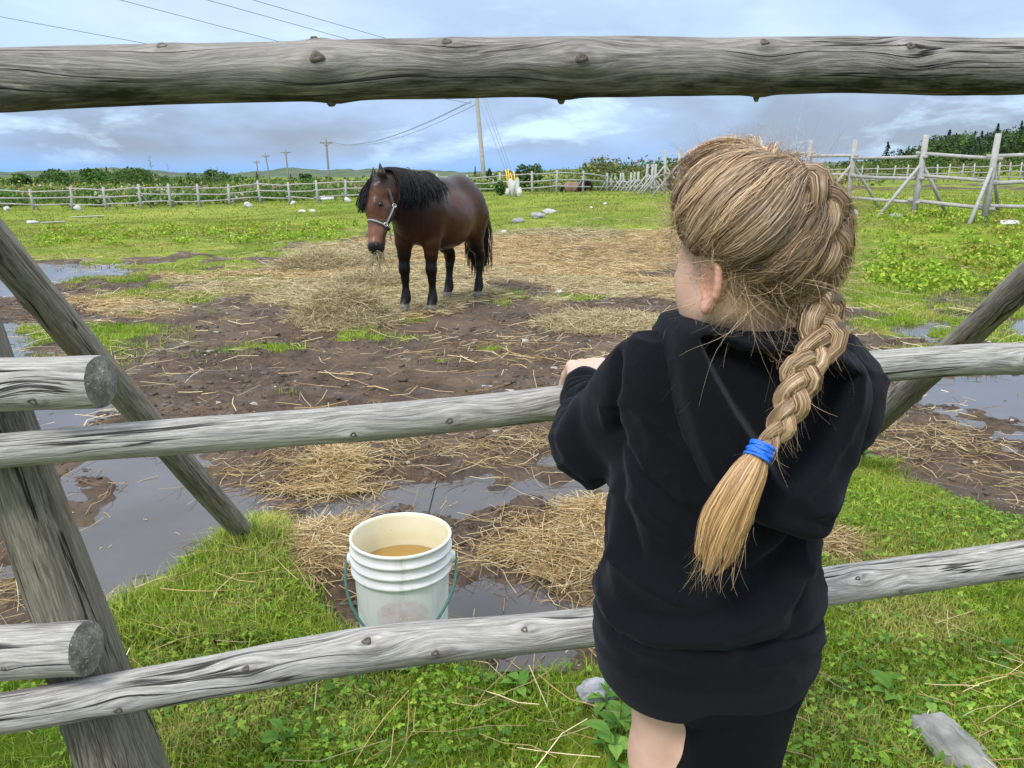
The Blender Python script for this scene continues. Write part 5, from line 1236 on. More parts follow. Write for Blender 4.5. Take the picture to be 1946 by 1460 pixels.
def build_hoodie():
    S = SDF((.02, .76, .68), (.62, 1.56, 1.29), .0046); hoodie_field(S)
    S.ell(hp(-.018, 0, -.06)-np.array([0, 0, .0]), (.05, .05, .12), .01, op='sub')
    S.cap(WRI+(WRI-ELB)*.02, WRI+unit(WRI-ELB)*.10, .030, .034, .004, op='sub')                         # open cuff
    S.cap(WRR+(WRR-ELR)*.02, WRR+unit(WRR-ELR)*.10, .030, .034, .004, op='sub')
    S.cap(np.array([.272, .95, .66]), np.array([.272, .95, .715]), .10, .095, .02, op='sub')
    V, Q = S.surf(2); o = pmesh('hoodie', V, Q, 'black_fleece'); N_ = normals_of(o); x, y, z = V.T
    d = np.zeros(len(V)); bk = sstep(.0, -.35, N_[:, 1])
    for pts, dep, wd in FOLDS:
        b = back(pts); d += 1.9*dep*np.exp(-(line_d(x, z, b)/wd)**1.35)*bk*sstep(0, .02, z-.70)
    d += (fbm(x*7+z*4, z*11, y*7, oct=3, seed=13)-.5)*.022*sstep(.74, .82, z)
    cr_ = fbm(x*9-z*6, z*14+x*5, y*8, oct=3, seed=37); d += (np.exp(-np.abs(cr_-.5)/.035)-.3)*.0055*sstep(.76, .84, z)
    for pts in ([(1197,664),(1187,740),(1180,820),(1176,885)], [(1290,1010),(1330,1090),(1345,1180)]): d -= .0035*np.exp(-(line_d(x, z, back(pts))/.0035)**2)*bk*.9
    # waistband seam and blousing above it
    zs = .838+.010*np.sin((x-.2)*12)
    tors = (np.hypot((x-.272)/.19, (y-.95)/.15) < 1.25)*(z < .92)
    d += tors*(-.0065*np.exp(-((z-zs)/.0040)**2)+.006*np.exp(-((z-zs-.020)/.016)**2)+.0035*np.exp(-((z-zs+.016)/.012)**2))
    # wrinkles round the forearm and at the elbow
    for el, wr, sh in ((ELB, WRI, SHL), (ELR, WRR, SHR)):
        e = wr-el; L = np.linalg.norm(e); t_ = ((V-el)@e)/L; rad = np.linalg.norm(V-el-np.outer(t_/L, e), axis=1)
        m = sstep(.02, .06, t_)*sstep(L+.0, L-.025, t_)*(rad < .075); ph = t_*150+(fbm(x*16, y*16, z*16, oct=2, seed=19)-.5)*9
        d += m*(np.abs(np.sin(ph*.5))**1.3-.5)*.010
        cu = (rad < .07)*(t_ > L-.045)*(t_ < L+.06); d += cu*(-.004*np.exp(-((t_-(L-.040))/.003)**2)+.002)
        e = el-sh; L2 = np.linalg.norm(e); t2 = ((V-sh)@e)/L2; r2 = np.linalg.norm(V-sh-np.outer(t2/L2, e), axis=1)
        m2 = sstep(L2*.45, L2*.8, t2)*(r2 < .085)*(1-m); d += m2*np.sin(t2*95+(fbm(x*10, y*10, z*10, oct=2, seed=23)-.5)*8)*.0035
    V = V+N_*d[:, None]; V = lap(V, Q, .35); o.data.vertices.foreach_set('co', (V-PB).astype(np.float32).ravel()); o.data.update()
    # hood: lies open down the back, fuller towards the right
    OUT = back([(1292,628),(1284,690),(1292,770),(1312,850),(1345,920),(1392,975),(1450,1002),(1520,1020),(1556,1020),(1580,985),(1612,930),(1645,860),(1672,790),(1686,730),(1668,690),(1610,665),(1530,640),(1430,640),(1350,618)], .845)
    INN = back([(1333,648),(1352,715),(1392,790),(1432,850),(1462,905),(1486,922),(1510,908),(1555,880),(1600,830),(1632,770),(1648,715),(1600,690),(1530,675),(1430,665),(1370,640)], .835)
    H_ = SDF((.16, .70, .90), (.50, 1.06, 1.27), .0044); T_ = SDF((.16, .70, .90), (.50, 1.06, 1.27), .0044); hoodie_field(T_)
    X = H_.ax[0][:, None]; Z = H_.ax[2][None, :]; Xg = X+0*Z; Zg = Z+0*X
    so = poly_sd(Xg, Zg, OUT); si = poly_sd(Xg, Zg, INN)
    bag = P(1530, 968, .83); t_ = sstep(-.002, .013, so)*.030+.034*np.exp(-((Xg-bag[0])**2+(Zg-bag[2])**2)/.0022)*sstep(0, .02, so)
    t_ = t_+.020*np.exp(-(si/.011)**2)*sstep(0, .01, so)+.006*np.exp(-((si+.035)/.012)**2)*sstep(0, .01, so)       # rolled rim and a fold behind it
    t_ = t_*(1-.80*sstep(.0, .014, si)); t_ = np.where(so < -.004, -.02, t_)
    t_ += (fbm(Xg*16, Zg*9, oct=3, seed=29)-.5)*.010*(so > .01)
    for pts, dep, wd in (([(1300,690),(1318,800),(1370,905),(1430,960)], -.006, .006), ([(1330,740),(1380,840),(1440,930)], .006, .008), ([(1470,915),(1500,950),(1555,960)], -.010, .008), ([(1655,760),(1610,860),(1540,930)], .006, .013),
                         ([(1480,930),(1520,940),(1560,925)], .008, .008), ([(1420,975),(1490,985),(1550,1000)], -.005, .008), ([(1500,1000),(1550,985),(1590,940)], .005, .009)):
        t_ += dep*np.exp(-(line_d(Xg, Zg, back(pts))/wd)**2)*(so > 0)
    yb = (H_.ax[1] < .99)[None, :, None]
    H_.F = np.where(yb, np.maximum(T_.F-t_[:, None, :], -(T_.F+.010)), 1.0).astype(np.float32)
    V, Q = H_.surf(2); hood = pmesh('hood', V, Q, 'black_fleece', parent=o)
build_hoodie()
def build_shorts():
    S = SDF((.08, .74, .34), (.46, 1.14, .82), .0058)
    S.cap(LHIP, LHIP+(LKNE-LHIP)*.16, .078, .076, .03)
    X, Y, Z = S.ax[0][:, None, None], S.ax[1][None, :, None], S.ax[2][None, None, :]
    S.F = np.maximum(S.F, (.700-Z)+0*X+0*Y).astype(np.float32)
    S.ell((.272, .945, .755), (.140, .116, .085), .02)
    md = RHIP+(RKNE-RHIP)*.55; S.cap(RHIP, md, .086, .068, .03); S.cap(md, RKNE, .068, .060, .02); S.cap(RKNE, RKNE+(RANK-RKNE)*.12, .060, .058, .02)
    d2 = unit(RANK-RKNE); q = RKNE+d2*.05; S.F = np.maximum(S.F, (X-q[0])*d2[0]+(Y-q[1])*d2[1]+(Z-q[2])*d2[2]).astype(np.float32)
    V, Q = S.surf(2); o = pmesh('shorts', V, Q, 'black_shorts'); N_ = normals_of(o)
    V = V+N_*((fbm(V[:, 0]*13, V[:, 2]*9, V[:, 1]*13, oct=3, seed=31)-.5)*.012)[:, None]; o.data.vertices.foreach_set('co', (V-PB).astype(np.float32).ravel()); o.data.update()
    for an, fw in ((LANK, np.array([0, 1.0, 0])), (RANK, unit(np.array([-.15, 1.0, 0])))):
        S = SDF(an-np.array([.10, .10, .085]), an+np.array([.10, .24, .07]), .005); b = np.array([an[0], an[1], 0])
        S.cap(b+fw*-.035+[0, 0, .045], b+fw*.10+[0, 0, .040], .040, .038, .02); S.cap(b+fw*.10+[0, 0, .036], b+fw*.145+[0, 0, .034], .038, .030, .02); S.cap(b+[0, 0, .05], b+[0, 0, .095], .042, .038, .02)
        V, Q = S.surf(1); V[:, 2] = np.maximum(V[:, 2], .012); sh = pmesh('shoe', V, Q, 'shoe')
        S = SDF(an-np.array([.10, .12, .085]), an+np.array([.10, .26, .0]), .005); S.cap(b+fw*-.035+[0, 0, .012], b+fw*.145+[0, 0, .012], .043, .036, .01)
        V, Q = S.surf(1); V[:, 2] = np.clip(V[:, 2], .001, .020); pmesh('sole', V, Q, 'shoe_sole', parent=sh)
build_shorts()

# hair --------------------------------------------------------------
HRAD = np.array([.1035, .0860, .0930])*HS; HCEN = hp(-.008, 0, .016)
def sph(az, el, off=0.0):                                             # az from the face towards the left ear, el up
    d = np.stack([np.cos(el)*np.cos(az), np.cos(el)*np.sin(az), np.sin(el)], -1)
    r = 1/np.sqrt(((d/HRAD)**2).sum(-1)); p = d*(r+off)[..., None]
    return HCEN+p[..., :1]*hf+p[..., 1:2]*hl_+p[..., 2:3]*hu
def hairline(az):
    a = np.abs(np.degrees(az)); return np.radians(np.interp(a, [0, 40, 62, 78, 95, 112, 130, 155, 180], [40, 30, 6, -12, -12, -28, -42, -50, -52]))
BLOND = np.array([(.140,.088,.052),(.210,.138,.082),(.300,.204,.122),(.410,.288,.172),(.540,.392,.240),(.070,.042,.026)])
def hcol(n, w): return BLOND[rng.choice(6, n, p=w)]*rng.uniform(1.02, 1.42, (n, 1))
def build_hair():
    g = Geo()
    # underlayer that hides the scalp
    az = np.linspace(-np.pi, np.pi, 97); q = np.linspace(0, 1, 34); A, T = np.meshgrid(az, q, indexing='ij'); el = hairline(A)*(1-T)+np.pi/2*T
    off = .004+.004*np.sin(np.clip(T*3, 0, 1)*np.pi/2)+(fbm(A*9, el*3, oct=3, seed=3)-.5)*.006; off = np.where(T < .02, -.006, off)
    V = sph(A, el, off).reshape(-1, 3); i = (np.arange(96)[:, None]*34+np.arange(33)[None]).ravel()
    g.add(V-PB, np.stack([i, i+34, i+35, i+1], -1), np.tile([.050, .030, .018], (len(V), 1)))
    # layers of locks swept from the hairline to the braid along the middle of the back of the head
    def sweep(n, side, t_lo, t_hi, lift, col, wd, seed, ncl=24, s0=(0, .0), mess=1.0, ridge=.006):
        rg = np.random.default_rng(seed); k = 11; tc = np.linspace(t_lo, t_hi, ncl)+rg.normal(0, .3, ncl)*(t_hi-t_lo)/ncl; ci = rg.integers(0, ncl, n); hw = .62*(t_hi-t_lo)/ncl
        dl = np.clip(rg.normal(0, .5, n), -1.3, 1.3); t = np.clip(tc[ci]+dl*hw, 0, 1); lift_c = (rg.uniform(.3, 1.7, ncl)*lift)[ci]; tone = (rg.uniform(.42, 1.38, ncl)[ci])*(1.2-.55*np.abs(dl))*np.interp(t, [0, .35, .7, 1], [1.15, .98, .68, .60])  # tone also paints each lock's lit crest and shaded edges into the colour
        a0 = np.radians(np.interp(t, [0, .25, .45, .6, .8, 1], [2, 40, 70, 98, 132, 172])); e0 = hairline(a0)+.02
        ec = rg.normal(0, 3.5, ncl)[ci]; eb = np.radians(np.interp(t, [0, .2, .4, .6, .8, 1], [88, 82, 70, 44, 4, -38])+ec+dl*2.0+rg.normal(0, .8, n)); ab = np.pi-np.radians(rg.uniform(0, 6, n))
        d0 = np.stack([np.cos(e0)*np.cos(a0), np.cos(e0)*np.sin(a0), np.sin(e0)], -1); d1 = np.stack([np.cos(eb)*np.cos(ab), np.cos(eb)*np.sin(ab), np.sin(eb)], -1)
        om = np.arccos(np.clip((d0*d1).sum(-1), -1, 1)); s = np.linspace(0, 1, k); st = rg.uniform(*s0, n) if s0[1] > 0 else np.zeros(n)
        S_ = st[:, None]+(1-st[:, None])*s[None]
        D = (np.sin((1-S_)*om[:, None])[..., None]*d0[:, None]+np.sin(S_*om[:, None])[..., None]*d1[:, None])/np.sin(om)[:, None, None]
        D[..., 2] -= .16*np.sin(np.pi*S_)*np.interp(t, [0, .3, .6, 1], [.15, 1.2, 1.1, .1])[:, None]                     # the locks sag a little
        D += rg.normal(0, .014*mess, (n, 1, 3))*np.sin(np.pi*S_)[..., None]+rg.normal(0, .030*mess, (ncl, 3))[ci][:, None]*np.sin(np.pi*S_)[..., None]+rg.normal(0, .016*mess, (ncl, 3))[ci][:, None]*np.sin(np.pi*2.3*S_+1)[..., None]
        D += (rg.normal(0, .006*mess, (n, 1, 3))*np.sin(np.pi*rg.uniform(3, 7, (n, 1))*S_+rg.uniform(0, 6, (n, 1)))[..., None])
        D = unit(D); r = 1/np.sqrt(((D/HRAD)**2).sum(-1)); arch = np.sin(np.pi*np.clip(S_*.93+.05, 0, 1))**.8
        puff = (lift_c+ridge*np.clip(1-dl*dl, -.2, 1))[:, None]*arch+.003+rg.uniform(0, .0025*mess, (n, 1))
        p = D*(r+puff)[..., None]; p[..., 1] *= side
        Pw = HCEN+p[..., :1]*hf+p[..., 1:2]*hl_+p[..., 2:3]*hu; N_ = unit(Pw-HCEN)+rg.normal(0, .45, (n, 1, 3))
        Vr, Fr, _ = ribbons(Pw-PB, wd*rg.uniform(.6, 1.3, n), N_, col*0+1, np.concatenate([np.linspace(.5, 1, 3), np.ones(k-5), np.linspace(1, .5, 2)]))
        shade = (.85+.45*np.sin(np.pi*s))[None]*tone[:, None]  # highlight along the lock, put into the strand colour
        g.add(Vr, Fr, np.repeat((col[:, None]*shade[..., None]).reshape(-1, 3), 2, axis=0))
    L1 = (.30, .30, .18, .08, .02, .12); L2 = (.17, .25, .26, .19, .08, .05)
    for side, n in ((1, .95), (-1, .50)):
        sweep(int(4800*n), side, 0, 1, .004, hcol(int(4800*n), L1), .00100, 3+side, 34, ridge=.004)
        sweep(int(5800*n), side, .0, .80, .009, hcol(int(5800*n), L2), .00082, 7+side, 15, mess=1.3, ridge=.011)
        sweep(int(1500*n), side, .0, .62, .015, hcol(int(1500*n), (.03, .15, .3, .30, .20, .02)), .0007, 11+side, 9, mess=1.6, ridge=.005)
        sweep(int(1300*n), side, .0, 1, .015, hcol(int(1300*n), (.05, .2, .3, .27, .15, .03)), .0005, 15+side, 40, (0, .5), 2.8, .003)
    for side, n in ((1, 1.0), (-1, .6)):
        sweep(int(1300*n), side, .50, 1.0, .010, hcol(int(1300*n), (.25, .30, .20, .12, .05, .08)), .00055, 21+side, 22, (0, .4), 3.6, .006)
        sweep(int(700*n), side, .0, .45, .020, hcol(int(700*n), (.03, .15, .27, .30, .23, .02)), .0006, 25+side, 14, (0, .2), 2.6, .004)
    # stray hairs
    def stray(n, az, el, L, curl, down, wd, seed, lift=.35, col=None):
        rg = np.random.default_rng(seed); a = np.radians(rg.uniform(*az, n)); e = np.radians(rg.uniform(*el, n)); root = sph(a, e, np.full(n, .006)); nr = unit(root-HCEN)
        tn = unit(np.cross(nr, rg.normal(0, 1, (n, 3)))); d = unit(tn+nr*rg.uniform(.0, lift*2, (n, 1))); k = 12; Ls = rg.uniform(*L, n)
        axis = unit(rg.normal(0, 1, (n, 3))); cv = rg.normal(0, curl, (n, 1)); p = root; out = [p]
        for i in range(k-1):
            d = unit(d+np.cross(axis, d)*cv+np.array([0, 0, -down])+rg.normal(0, .05, (n, 3))); p = p+d*(Ls/(k-1))[:, None]; v = p-HCEN; rr_ = np.stack([v@hf, v@hl_, v@hu], -1); q_ = np.sqrt(((rr_/HRAD)**2).sum(-1)); p = np.where((q_ < 1.06)[:, None], HCEN+v*(1.06/q_)[:, None], p); out.append(p)
        c = hcol(n, (.03, .15, .27, .30, .25, 0)) if col is None else col; Vr, Fr, cc = ribbons(np.stack(out, 1)-PB, wd*rg.uniform(.6, 1.2, n), None, c, True); g.add(Vr, Fr, cc)
    stray(2000, (-180, 180), (-10, 88), (.015, .065), .26, .02, .00042, 51, .34)
    stray(1900, (-178, -75), (-52, 60), (.02, .085), .34, .02, .00042, 52, .65)
    stray(1500, (95, 265), (-58, -12), (.03, .10), .34, .03, .00042, 53, .28)
    stray(120, (60, 130), (-40, 5), (.03, .09), .30, .04, .00050, 54, .25)
    stray(110, (110, 260), (-54, -30), (.09, .19), .30, .10, .00042, 55, .5)
    stray(700, (10, 100), (0, 75), (.025, .08), .34, .0, .00042, 56, .5)
    g.build('hair', M['hair_strand'], person)
build_hair()
def catmull(pts, n):
    pts = np.asarray(pts, float); q = np.concatenate([[2*pts[0]-pts[1]], pts, [2*pts[-1]-pts[-2]]]); out = []
    for t in np.linspace(0, len(pts)-1-1e-6, n):
        i = int(t); f = t-i; a, b, c, d = q[i:i+4]; out.append(.5*(2*b+(c-a)*f+(2*a-5*b+4*c-d)*f*f+(3*b-a-3*c+d)*f**3))
    return np.array(out)
def build_braid():
    g = Geo(); rg = np.random.default_rng(77)
    # spine: along the middle of the back of the head, off at the nape, down the hood
    hs = [sph(np.array(np.pi), np.array(math.radians(e)), np.array(o)) for e, o in ((80, .004), (58, .008), (32, .011), (8, .012), (-16, .012), (-36, .014))]
    hang = [P(1566, 640, .835), P(1535, 690, .806), P(1512, 745, .792), P(1492, 795, .786), P(1465, 838, .780), P(1446, 858, .777)]
    C_ = catmull(hs+hang, 400); seg = np.linalg.norm(np.diff(C_, axis=0), axis=1); L = np.concatenate([[0], np.cumsum(seg)]); LT = L[-1]
    wdt = np.interp(L/LT, [0, .12, .35, .52, .66, .82, .95, 1], [.008, .018, .0240, .0220, .0185, .0155, .0110, .0085]); lam = np.interp(L/LT, [0, .4, .7, 1], [.105, .120, .105, .066])
    wdt = wdt*(1+(fbm(L*38, L*0+3, oct=2, seed=5)-.5)*.42); lam = lam*(1+(fbm(L*22, L*0+7, oct=2, seed=9)-.5)*.40)
    ph = np.concatenate([[0], np.cumsum(seg/((lam[1:]+lam[:-1])/2)*2*np.pi)])
    T_ = unit(np.gradient(C_, axis=0)); out = np.array([unit(c-HCEN) if l < LT*.5 else np.array([.0, -1.0, .1]) for c, l in zip(C_, L)])
    for _ in range(30): out[1:-1] = (out[:-2]+out[1:-1]*2+out[2:])/4
    out = unit(out-T_*(out*T_).sum(1)[:, None]); sd = np.cross(T_, out)
    def strand(k_, a_off, r_off, jit):
        th = ph+2*np.pi*k_/3
        c = C_+sd*(wdt*.78*np.sin(th))[:, None]+out*(wdt*.40*np.sin(2*th))[:, None]
        t_ = unit(np.gradient(c, axis=0)); o = unit(out-t_*(out*t_).sum(1)[:, None]); s = np.cross(t_, o); return c, o, s
    for k_ in range(3):
        c, o, s = strand(k_, 0, 0, 0); ring = np.arange(12)/12*2*np.pi; rad = wdt*.56
        V = c[:, None]+(np.cos(ring)[None, :, None]*o[:, None]*.72+np.sin(ring)[None, :, None]*s[:, None])*rad[:, None, None]*.84
        i = np.arange(399)[:, None]*12; j = np.arange(12)[None]; j2 = (j+1) % 12; g.add(V.reshape(-1, 3)-PB, np.stack([i+j, i+j2, i+12+j2, i+12+j], -1).reshape(-1, 4), np.tile([.10, .064, .036], (4800, 1)))
        n = 300; a = rg.uniform(0, 2*np.pi, n); idx = np.arange(0, 400, 6); rj = rg.uniform(.88, 1.08, n); tw = rg.normal(0, .25, n)
        aa = a[:, None]+tw[:, None]*np.sin(ph[idx]/3)[None]+(rg.normal(0, .12, (n, 1))*np.sin(ph[idx]*.8+rg.uniform(0, 6, (n, 1))))
        Pw = c[idx][None]+(np.cos(aa)[..., None]*o[idx][None]*.72+np.sin(aa)[..., None]*s[idx][None])*(rad[idx][None]*rj[:, None])[..., None]
        nn = unit(Pw-c[idx][None])+rg.normal(0, .35, (n, 1, 3))
        base = hcol(n, (.06, .20, .30, .28, .14, .02)); tone = np.interp(L[idx]/LT, [0, .45, .65, 1], [.72, .80, 1.10, 1.20])
        Vr, Fr, _ = ribbons(Pw-PB, .0011*rg.uniform(.6, 1.3, n), nn, base, False); g.add(Vr, Fr, np.repeat((base[:, None]*tone[None, :, None]).reshape(-1, 3), 2, axis=0))
    # hairs that work loose from the plaits
    n = 360; i0 = rg.integers(60, 385, n); root = C_[i0]+sd[i0]*(wdt[i0]*rg.uniform(-1.1, 1.1, n))[:, None]+out[i0]*.010; d = unit(T_[i0]*.7+sd[i0]*rg.normal(0, .8, (n, 1))+out[i0]*rg.uniform(.0, .5, (n, 1))); Ls = rg.uniform(.010, .045, n); pth = [root]
    cv = rg.normal(0, .25, (n, 3))
    for q in range(8): d = unit(d+cv*.4+np.array([0, 0, -.10])); pth.append(pth[-1]+d*(Ls/8)[:, None])
    Vr, Fr, cc = ribbons(np.stack(pth, 1)-PB, .00032*rg.uniform(.7, 1.3, n), None, hcol(n, (0, .15, .3, .3, .25, 0)), True); g.add(Vr, Fr, cc)
    # loose tail below the elastic
    tail = catmull([P(1446, 858, .777), P(1432, 885, .772), P(1402, 940, .765), P(1375, 1000, .766), P(1358, 1055, .768), P(1342, 1098, .770)], 24); n = 3500; st = unit(np.gradient(tail, axis=0)); so = np.array([0, -1.0, .15]); so = unit(so-st*(st@so)[:, None]); ss = np.cross(st, so)
    q = np.linspace(0, 1, 24); W_ = np.interp(q, [0, .06, .25, .55, .8, 1], [.0078, .0095, .0190, .0275, .0240, .0090]); D_ = W_*np.interp(q, [0, .1, 1], [1.0, .9, .55])
    a = rg.uniform(0, 2*np.pi, n); r = rg.uniform(.15, 1.0, n)**.5; le_ = (1-.46*rg.uniform(0, 1, n)**1.3)*(1-.16*np.clip(np.sin(a), 0, 1)); X = np.sin(a)*r; O = np.cos(a)*r; nl = 34; la = rg.uniform(0, 2*np.pi, nl); lr = rg.uniform(.1, 1, nl)**.5; LX = np.sin(la)*lr; LO = np.cos(la)*lr
    li = np.argmin((X[:, None]-LX[None])**2+(O[:, None]-LO[None])**2, axis=1); conv = (1-.55*np.clip((q-.35)/.65, 0, 1)**1.5)[None]; le_ = np.minimum(le_*rg.uniform(.78, 1.12, nl)[li], 1.0)
    XX = LX[li][:, None]+(X-LX[li])[:, None]*conv; OO = LO[li][:, None]+(O-LO[li])[:, None]*conv; ltone = rg.uniform(.72, 1.2, nl)[li]
    idx = np.clip(q[None]*le_[:, None]*23, 0, 22.999); i0 = idx.astype(int); f = (idx-i0)[..., None]
    lerp = lambda A: A[i0]*(1-f)+A[i0+1]*f if A.ndim == 2 else A[i0]*(1-f[..., 0])+A[i0+1]*f[..., 0]
    wig = rg.normal(0, .10, (n, 1))*np.sin(q[None]*5+rg.uniform(0, 6, (n, 1)))
    Pw = lerp(tail)+lerp(ss)*((XX+wig*q[None]*.7)*lerp(W_))[..., None]+lerp(so)*(OO*lerp(D_))[..., None]; Pw = Pw[:, ::2]
    base = hcol(n, (.05, .15, .25, .30, .24, .01))*np.array([1.12, 1.0, .80])*(.70+.40*r*np.clip(.6+.5*np.cos(a), .4, 1)*ltone)[:, None]; tone = np.linspace(.85, 1.18, 12)
    nn = np.broadcast_to(so[::2][None], (n, 12, 3))+ss[::2][None]*(X*1.1)[:, None, None]+rg.normal(0, .4, (n, 1, 3))
    Vr, Fr, _ = ribbons(Pw-PB, .0008*rg.uniform(.6, 1.3, n), nn, base, np.concatenate([np.ones(9), [.8, .6, .3]])); g.add(Vr, Fr, np.repeat((base[:, None]*tone[None, :, None]).reshape(-1, 3), 2, axis=0))
    n = 110; a = rg.uniform(-1, 1, n); i0 = rg.integers(12, 21, n); root = tail[i0]+ss[i0]*(W_[i0]*a)[:, None]+so[i0]*(D_[i0]*.8)[:, None]; d = unit(st[i0]*1.0+ss[i0]*(a*.14+rg.normal(0, .10, n))[:, None]); pth = [root]; Ls = rg.uniform(.02, .050, n); cv = rg.normal(0, .12, (n, 3))
    for q_ in range(8): d = unit(d+cv*.5+np.array([0, 0, -.06])); pth.append(pth[-1]+d*(Ls/8)[:, None])
    Vr, Fr, cc = ribbons(np.stack(pth, 1)-PB, .00042*rg.uniform(.7, 1.3, n), None, hcol(n, (0, .1, .25, .35, .30, 0)), True); g.add(Vr, Fr, cc)
    b = g.build('braid', M['hair_strand'], person)
    # blue elastics wound round the end
    a0, a1 = P(1452, 846, .780), P(1437, 872, .773); ax = unit(a1-a0); e1 = unit(np.cross(ax, [0, 0, 1.0])); e2 = np.cross(ax, e1); g2 = []
    t_ = np.linspace(0, 1, 220); rad = .0125+.0012*np.sin(t_*90)
    path = a0+ax*np.linspace(0, np.linalg.norm(a1-a0), 220)[:, None]+(np.cos(t_*2*np.pi*6)[:, None]*e1+np.sin(t_*2*np.pi*6)[:, None]*e2)*rad[:, None]
    V, F, _ = tube(path, .0019, 7); mesh('hair_tie', V-PB, F, M['blue_elastic'], b)
build_braid()
# ------------------------------------------------------------------ far fences
def stick(g, a, b, r0, r1, sides=7):
    V, F, lc = tube([a, (np.asarray(a)+np.asarray(b))/2+rng.normal(0, .3*min(r0, r1), 3), b], [r0, (r0+r1)/2, r1], sides); return V, F
def far_fence(label, posts, rails, brace, rp, rr, mat='old_wood'):
    """posts: (x, y, height); rails: heights as fractions; brace: 0 none, 1 = A-frame legs"""
    base = np.array([posts[0][0], posts[0][1], float(height(posts[0][0], posts[0][1]))]); t = thing('rail_fence', base, label, 'fence'); tops = []
    for i, (x, y, h) in enumerate(posts):
        z = float(height(x, y)); c = np.array([x, y, z]); ln = rng.normal(0, .03, 2)*h; top = c+np.array([ln[0], ln[1], h]); tops.append((c, top))
        V, F = stick(None, c-[0, 0, .15]-base, top-base, rp*1.1, rp*.9); mesh('post', V, F, M[mat], t)
        if brace:
            nx = np.array(posts[min(i+1, len(posts)-1)][:2])-np.array(posts[max(i-1, 0)][:2]); nx = nx/np.linalg.norm(nx); pr = np.array([-nx[1], nx[0]])
            for s in ((1, -1) if brace == 2 else (1,)):
                f = pr*s*h*.55+nx*rng.normal(0, .12); fz = float(height(x+f[0], y+f[1]))
                V, F = stick(None, np.array([x+f[0], y+f[1], fz-.05])-base, c+(top-c)*.66-base, rp*.62, rp*.55); mesh('brace', V, F, M[mat], t)
    for i in range(len(posts)-1):
        for q in rails:
            a = tops[i][0]+(tops[i][1]-tops[i][0])*(q+rng.normal(0, .025)); b = tops[i+1][0]+(tops[i+1][1]-tops[i+1][0])*(q+rng.normal(0, .025)); d = unit(b-a)
            V, F = stick(None, a-d*.15-base, b+d*.15-base, rr*rng.uniform(.85, 1.1), rr*rng.uniform(.8, 1.0)); mesh('rail', V, F, M[mat], t)
    return t
def col_at(u, Y): return ((u-CX)/FPX*Y*.985, Y)
LF = [(-70, 37.5), (5, 37), (73, 37), (145, 36.8), (210, 36.5), (276, 36), (332, 36), (385, 36.5), (443, 37), (501, 37.5), (556, 37.5), (608, 37.5), (661, 38), (715, 38.3), (770, 38.6), (830, 39), (890, 39.4), (950, 39.6), (1011, 39.6), (1056, 39.8), (1106, 40.5), (1150, 42)]
far_fence('low grey rail fence running across the far side of the meadow behind the horse', [(*col_at(u, Y), rng.uniform(.92, 1.10)) for u, Y in LF], (.25, .55, .85), 1, .062, .034)
MID = [(1158, 46), (1165, 45), (1175, 44), (1183, 43), (1194, 42), (1202, 41), (1208, 40), (1226, 36), (1233, 35), (1241, 34), (1259, 30), (1282, 27.5)]
far_fence('jumbled line of bleached posts and crossed braces left of the child\'s head', [(*col_at(u, Y), 1.0 if Y > 39 else 1.25 if Y > 33 else 1.62) for u, Y in MID], (.22, .5), 2, .060, .042)
RF = [(1325, 25), (1362, 24), (1430, 23), (1526, 22), (1603, 20.5), (1730, 17.2), (1866, 16.2), (2010, 15.4), (2160, 14.8)]
far_fence('tall grey log fence with slanted braces at the right, beyond the lush grass', [(*col_at(u, Y), 1.72) for u, Y in RF], (.17, .48, .76), 2, .066, .042)
BF = [(1560, 74), (1625, 73), (1653, 72), (1684, 71), (1710, 70.5), (1765, 70), (1786, 70), (1809, 70), (1832, 70), (1880, 69), (1900, 69), (1920, 68), (1938, 68), (1965, 67), (2000, 66)]
far_fence('thin distant braced fence seen through the right hand log fence', [(*col_at(u, Y), 1.55) for u, Y in BF], (.2, .5, .8), 1, .07, .05)

# ------------------------------------------------------------------ utility poles and wires
def upole(name, u0, vb, u1, vt, Y, label, r, cross=True, mat='far_pole', arm=1.2):
    a = P(u0, vb, Y); b = P(u1, vt, Y); zb = float(height(a[0], a[1]))-.5; a = b+(a-b)*((b[2]-zb)/(b[2]-a[2])); t = thing(name, a, label, 'utility pole')
    V, F, _ = tube([(b-a)*q for q in (0, .3, .6, .85, 1.0)], [r*1.15, r*1.05, r*.95, r*.85, r*.8], 10); mesh('pole', V, F, M[mat], t)
    if cross:
        c = (b-a)*.90; V, F, _ = tube([c+[-arm, 0, 0], c, c+[arm, 0, 0]], r*.55, 6); ca = mesh('crossarm', V, F, M[mat], t)
        for s in (-.95, -.45, .45, .95):
            V, F, _ = tube([c+[s*arm, 0, r*.4], c+[s*arm, 0, r*.4+.16], c+[s*arm, 0, r*.4+.30]], [.03, .06, .03], 6); mesh('insulator', V, F, M['insulator'], ca)
        V, F, _ = tube([c+[-arm*.55, 0, 0], c+[0, 0, -.8]], r*.3, 5); mesh('arm_brace', V, F, M[mat], t); V, F, _ = tube([c+[arm*.55, 0, 0], c+[0, 0, -.8]], r*.3, 5); mesh('arm_brace', V, F, M[mat], t)
    return b
pt = upole('utility_pole', 921, 352, 899, 108, 60, 'tall pale utility pole standing behind the horse\'s rump', .15, True, 'pole_wood', 1.3)
q1 = upole('utility_pole', 626, 345, 619, 262, 150, 'nearest of the dark T-shaped poles on the skyline, left of the horse', .20, True, 'far_pole', 1.2)
q2 = upole('utility_pole', 548, 335, 542, 283, 215, 'second T-shaped pole on the skyline, left of the nearest one', .22, True, 'far_pole', 1.3)
q3 = upole('utility_pole', 511, 332, 504, 291, 280, 'third T-shaped pole on the skyline, smaller than the second', .25, True, 'far_pole', 1.4)
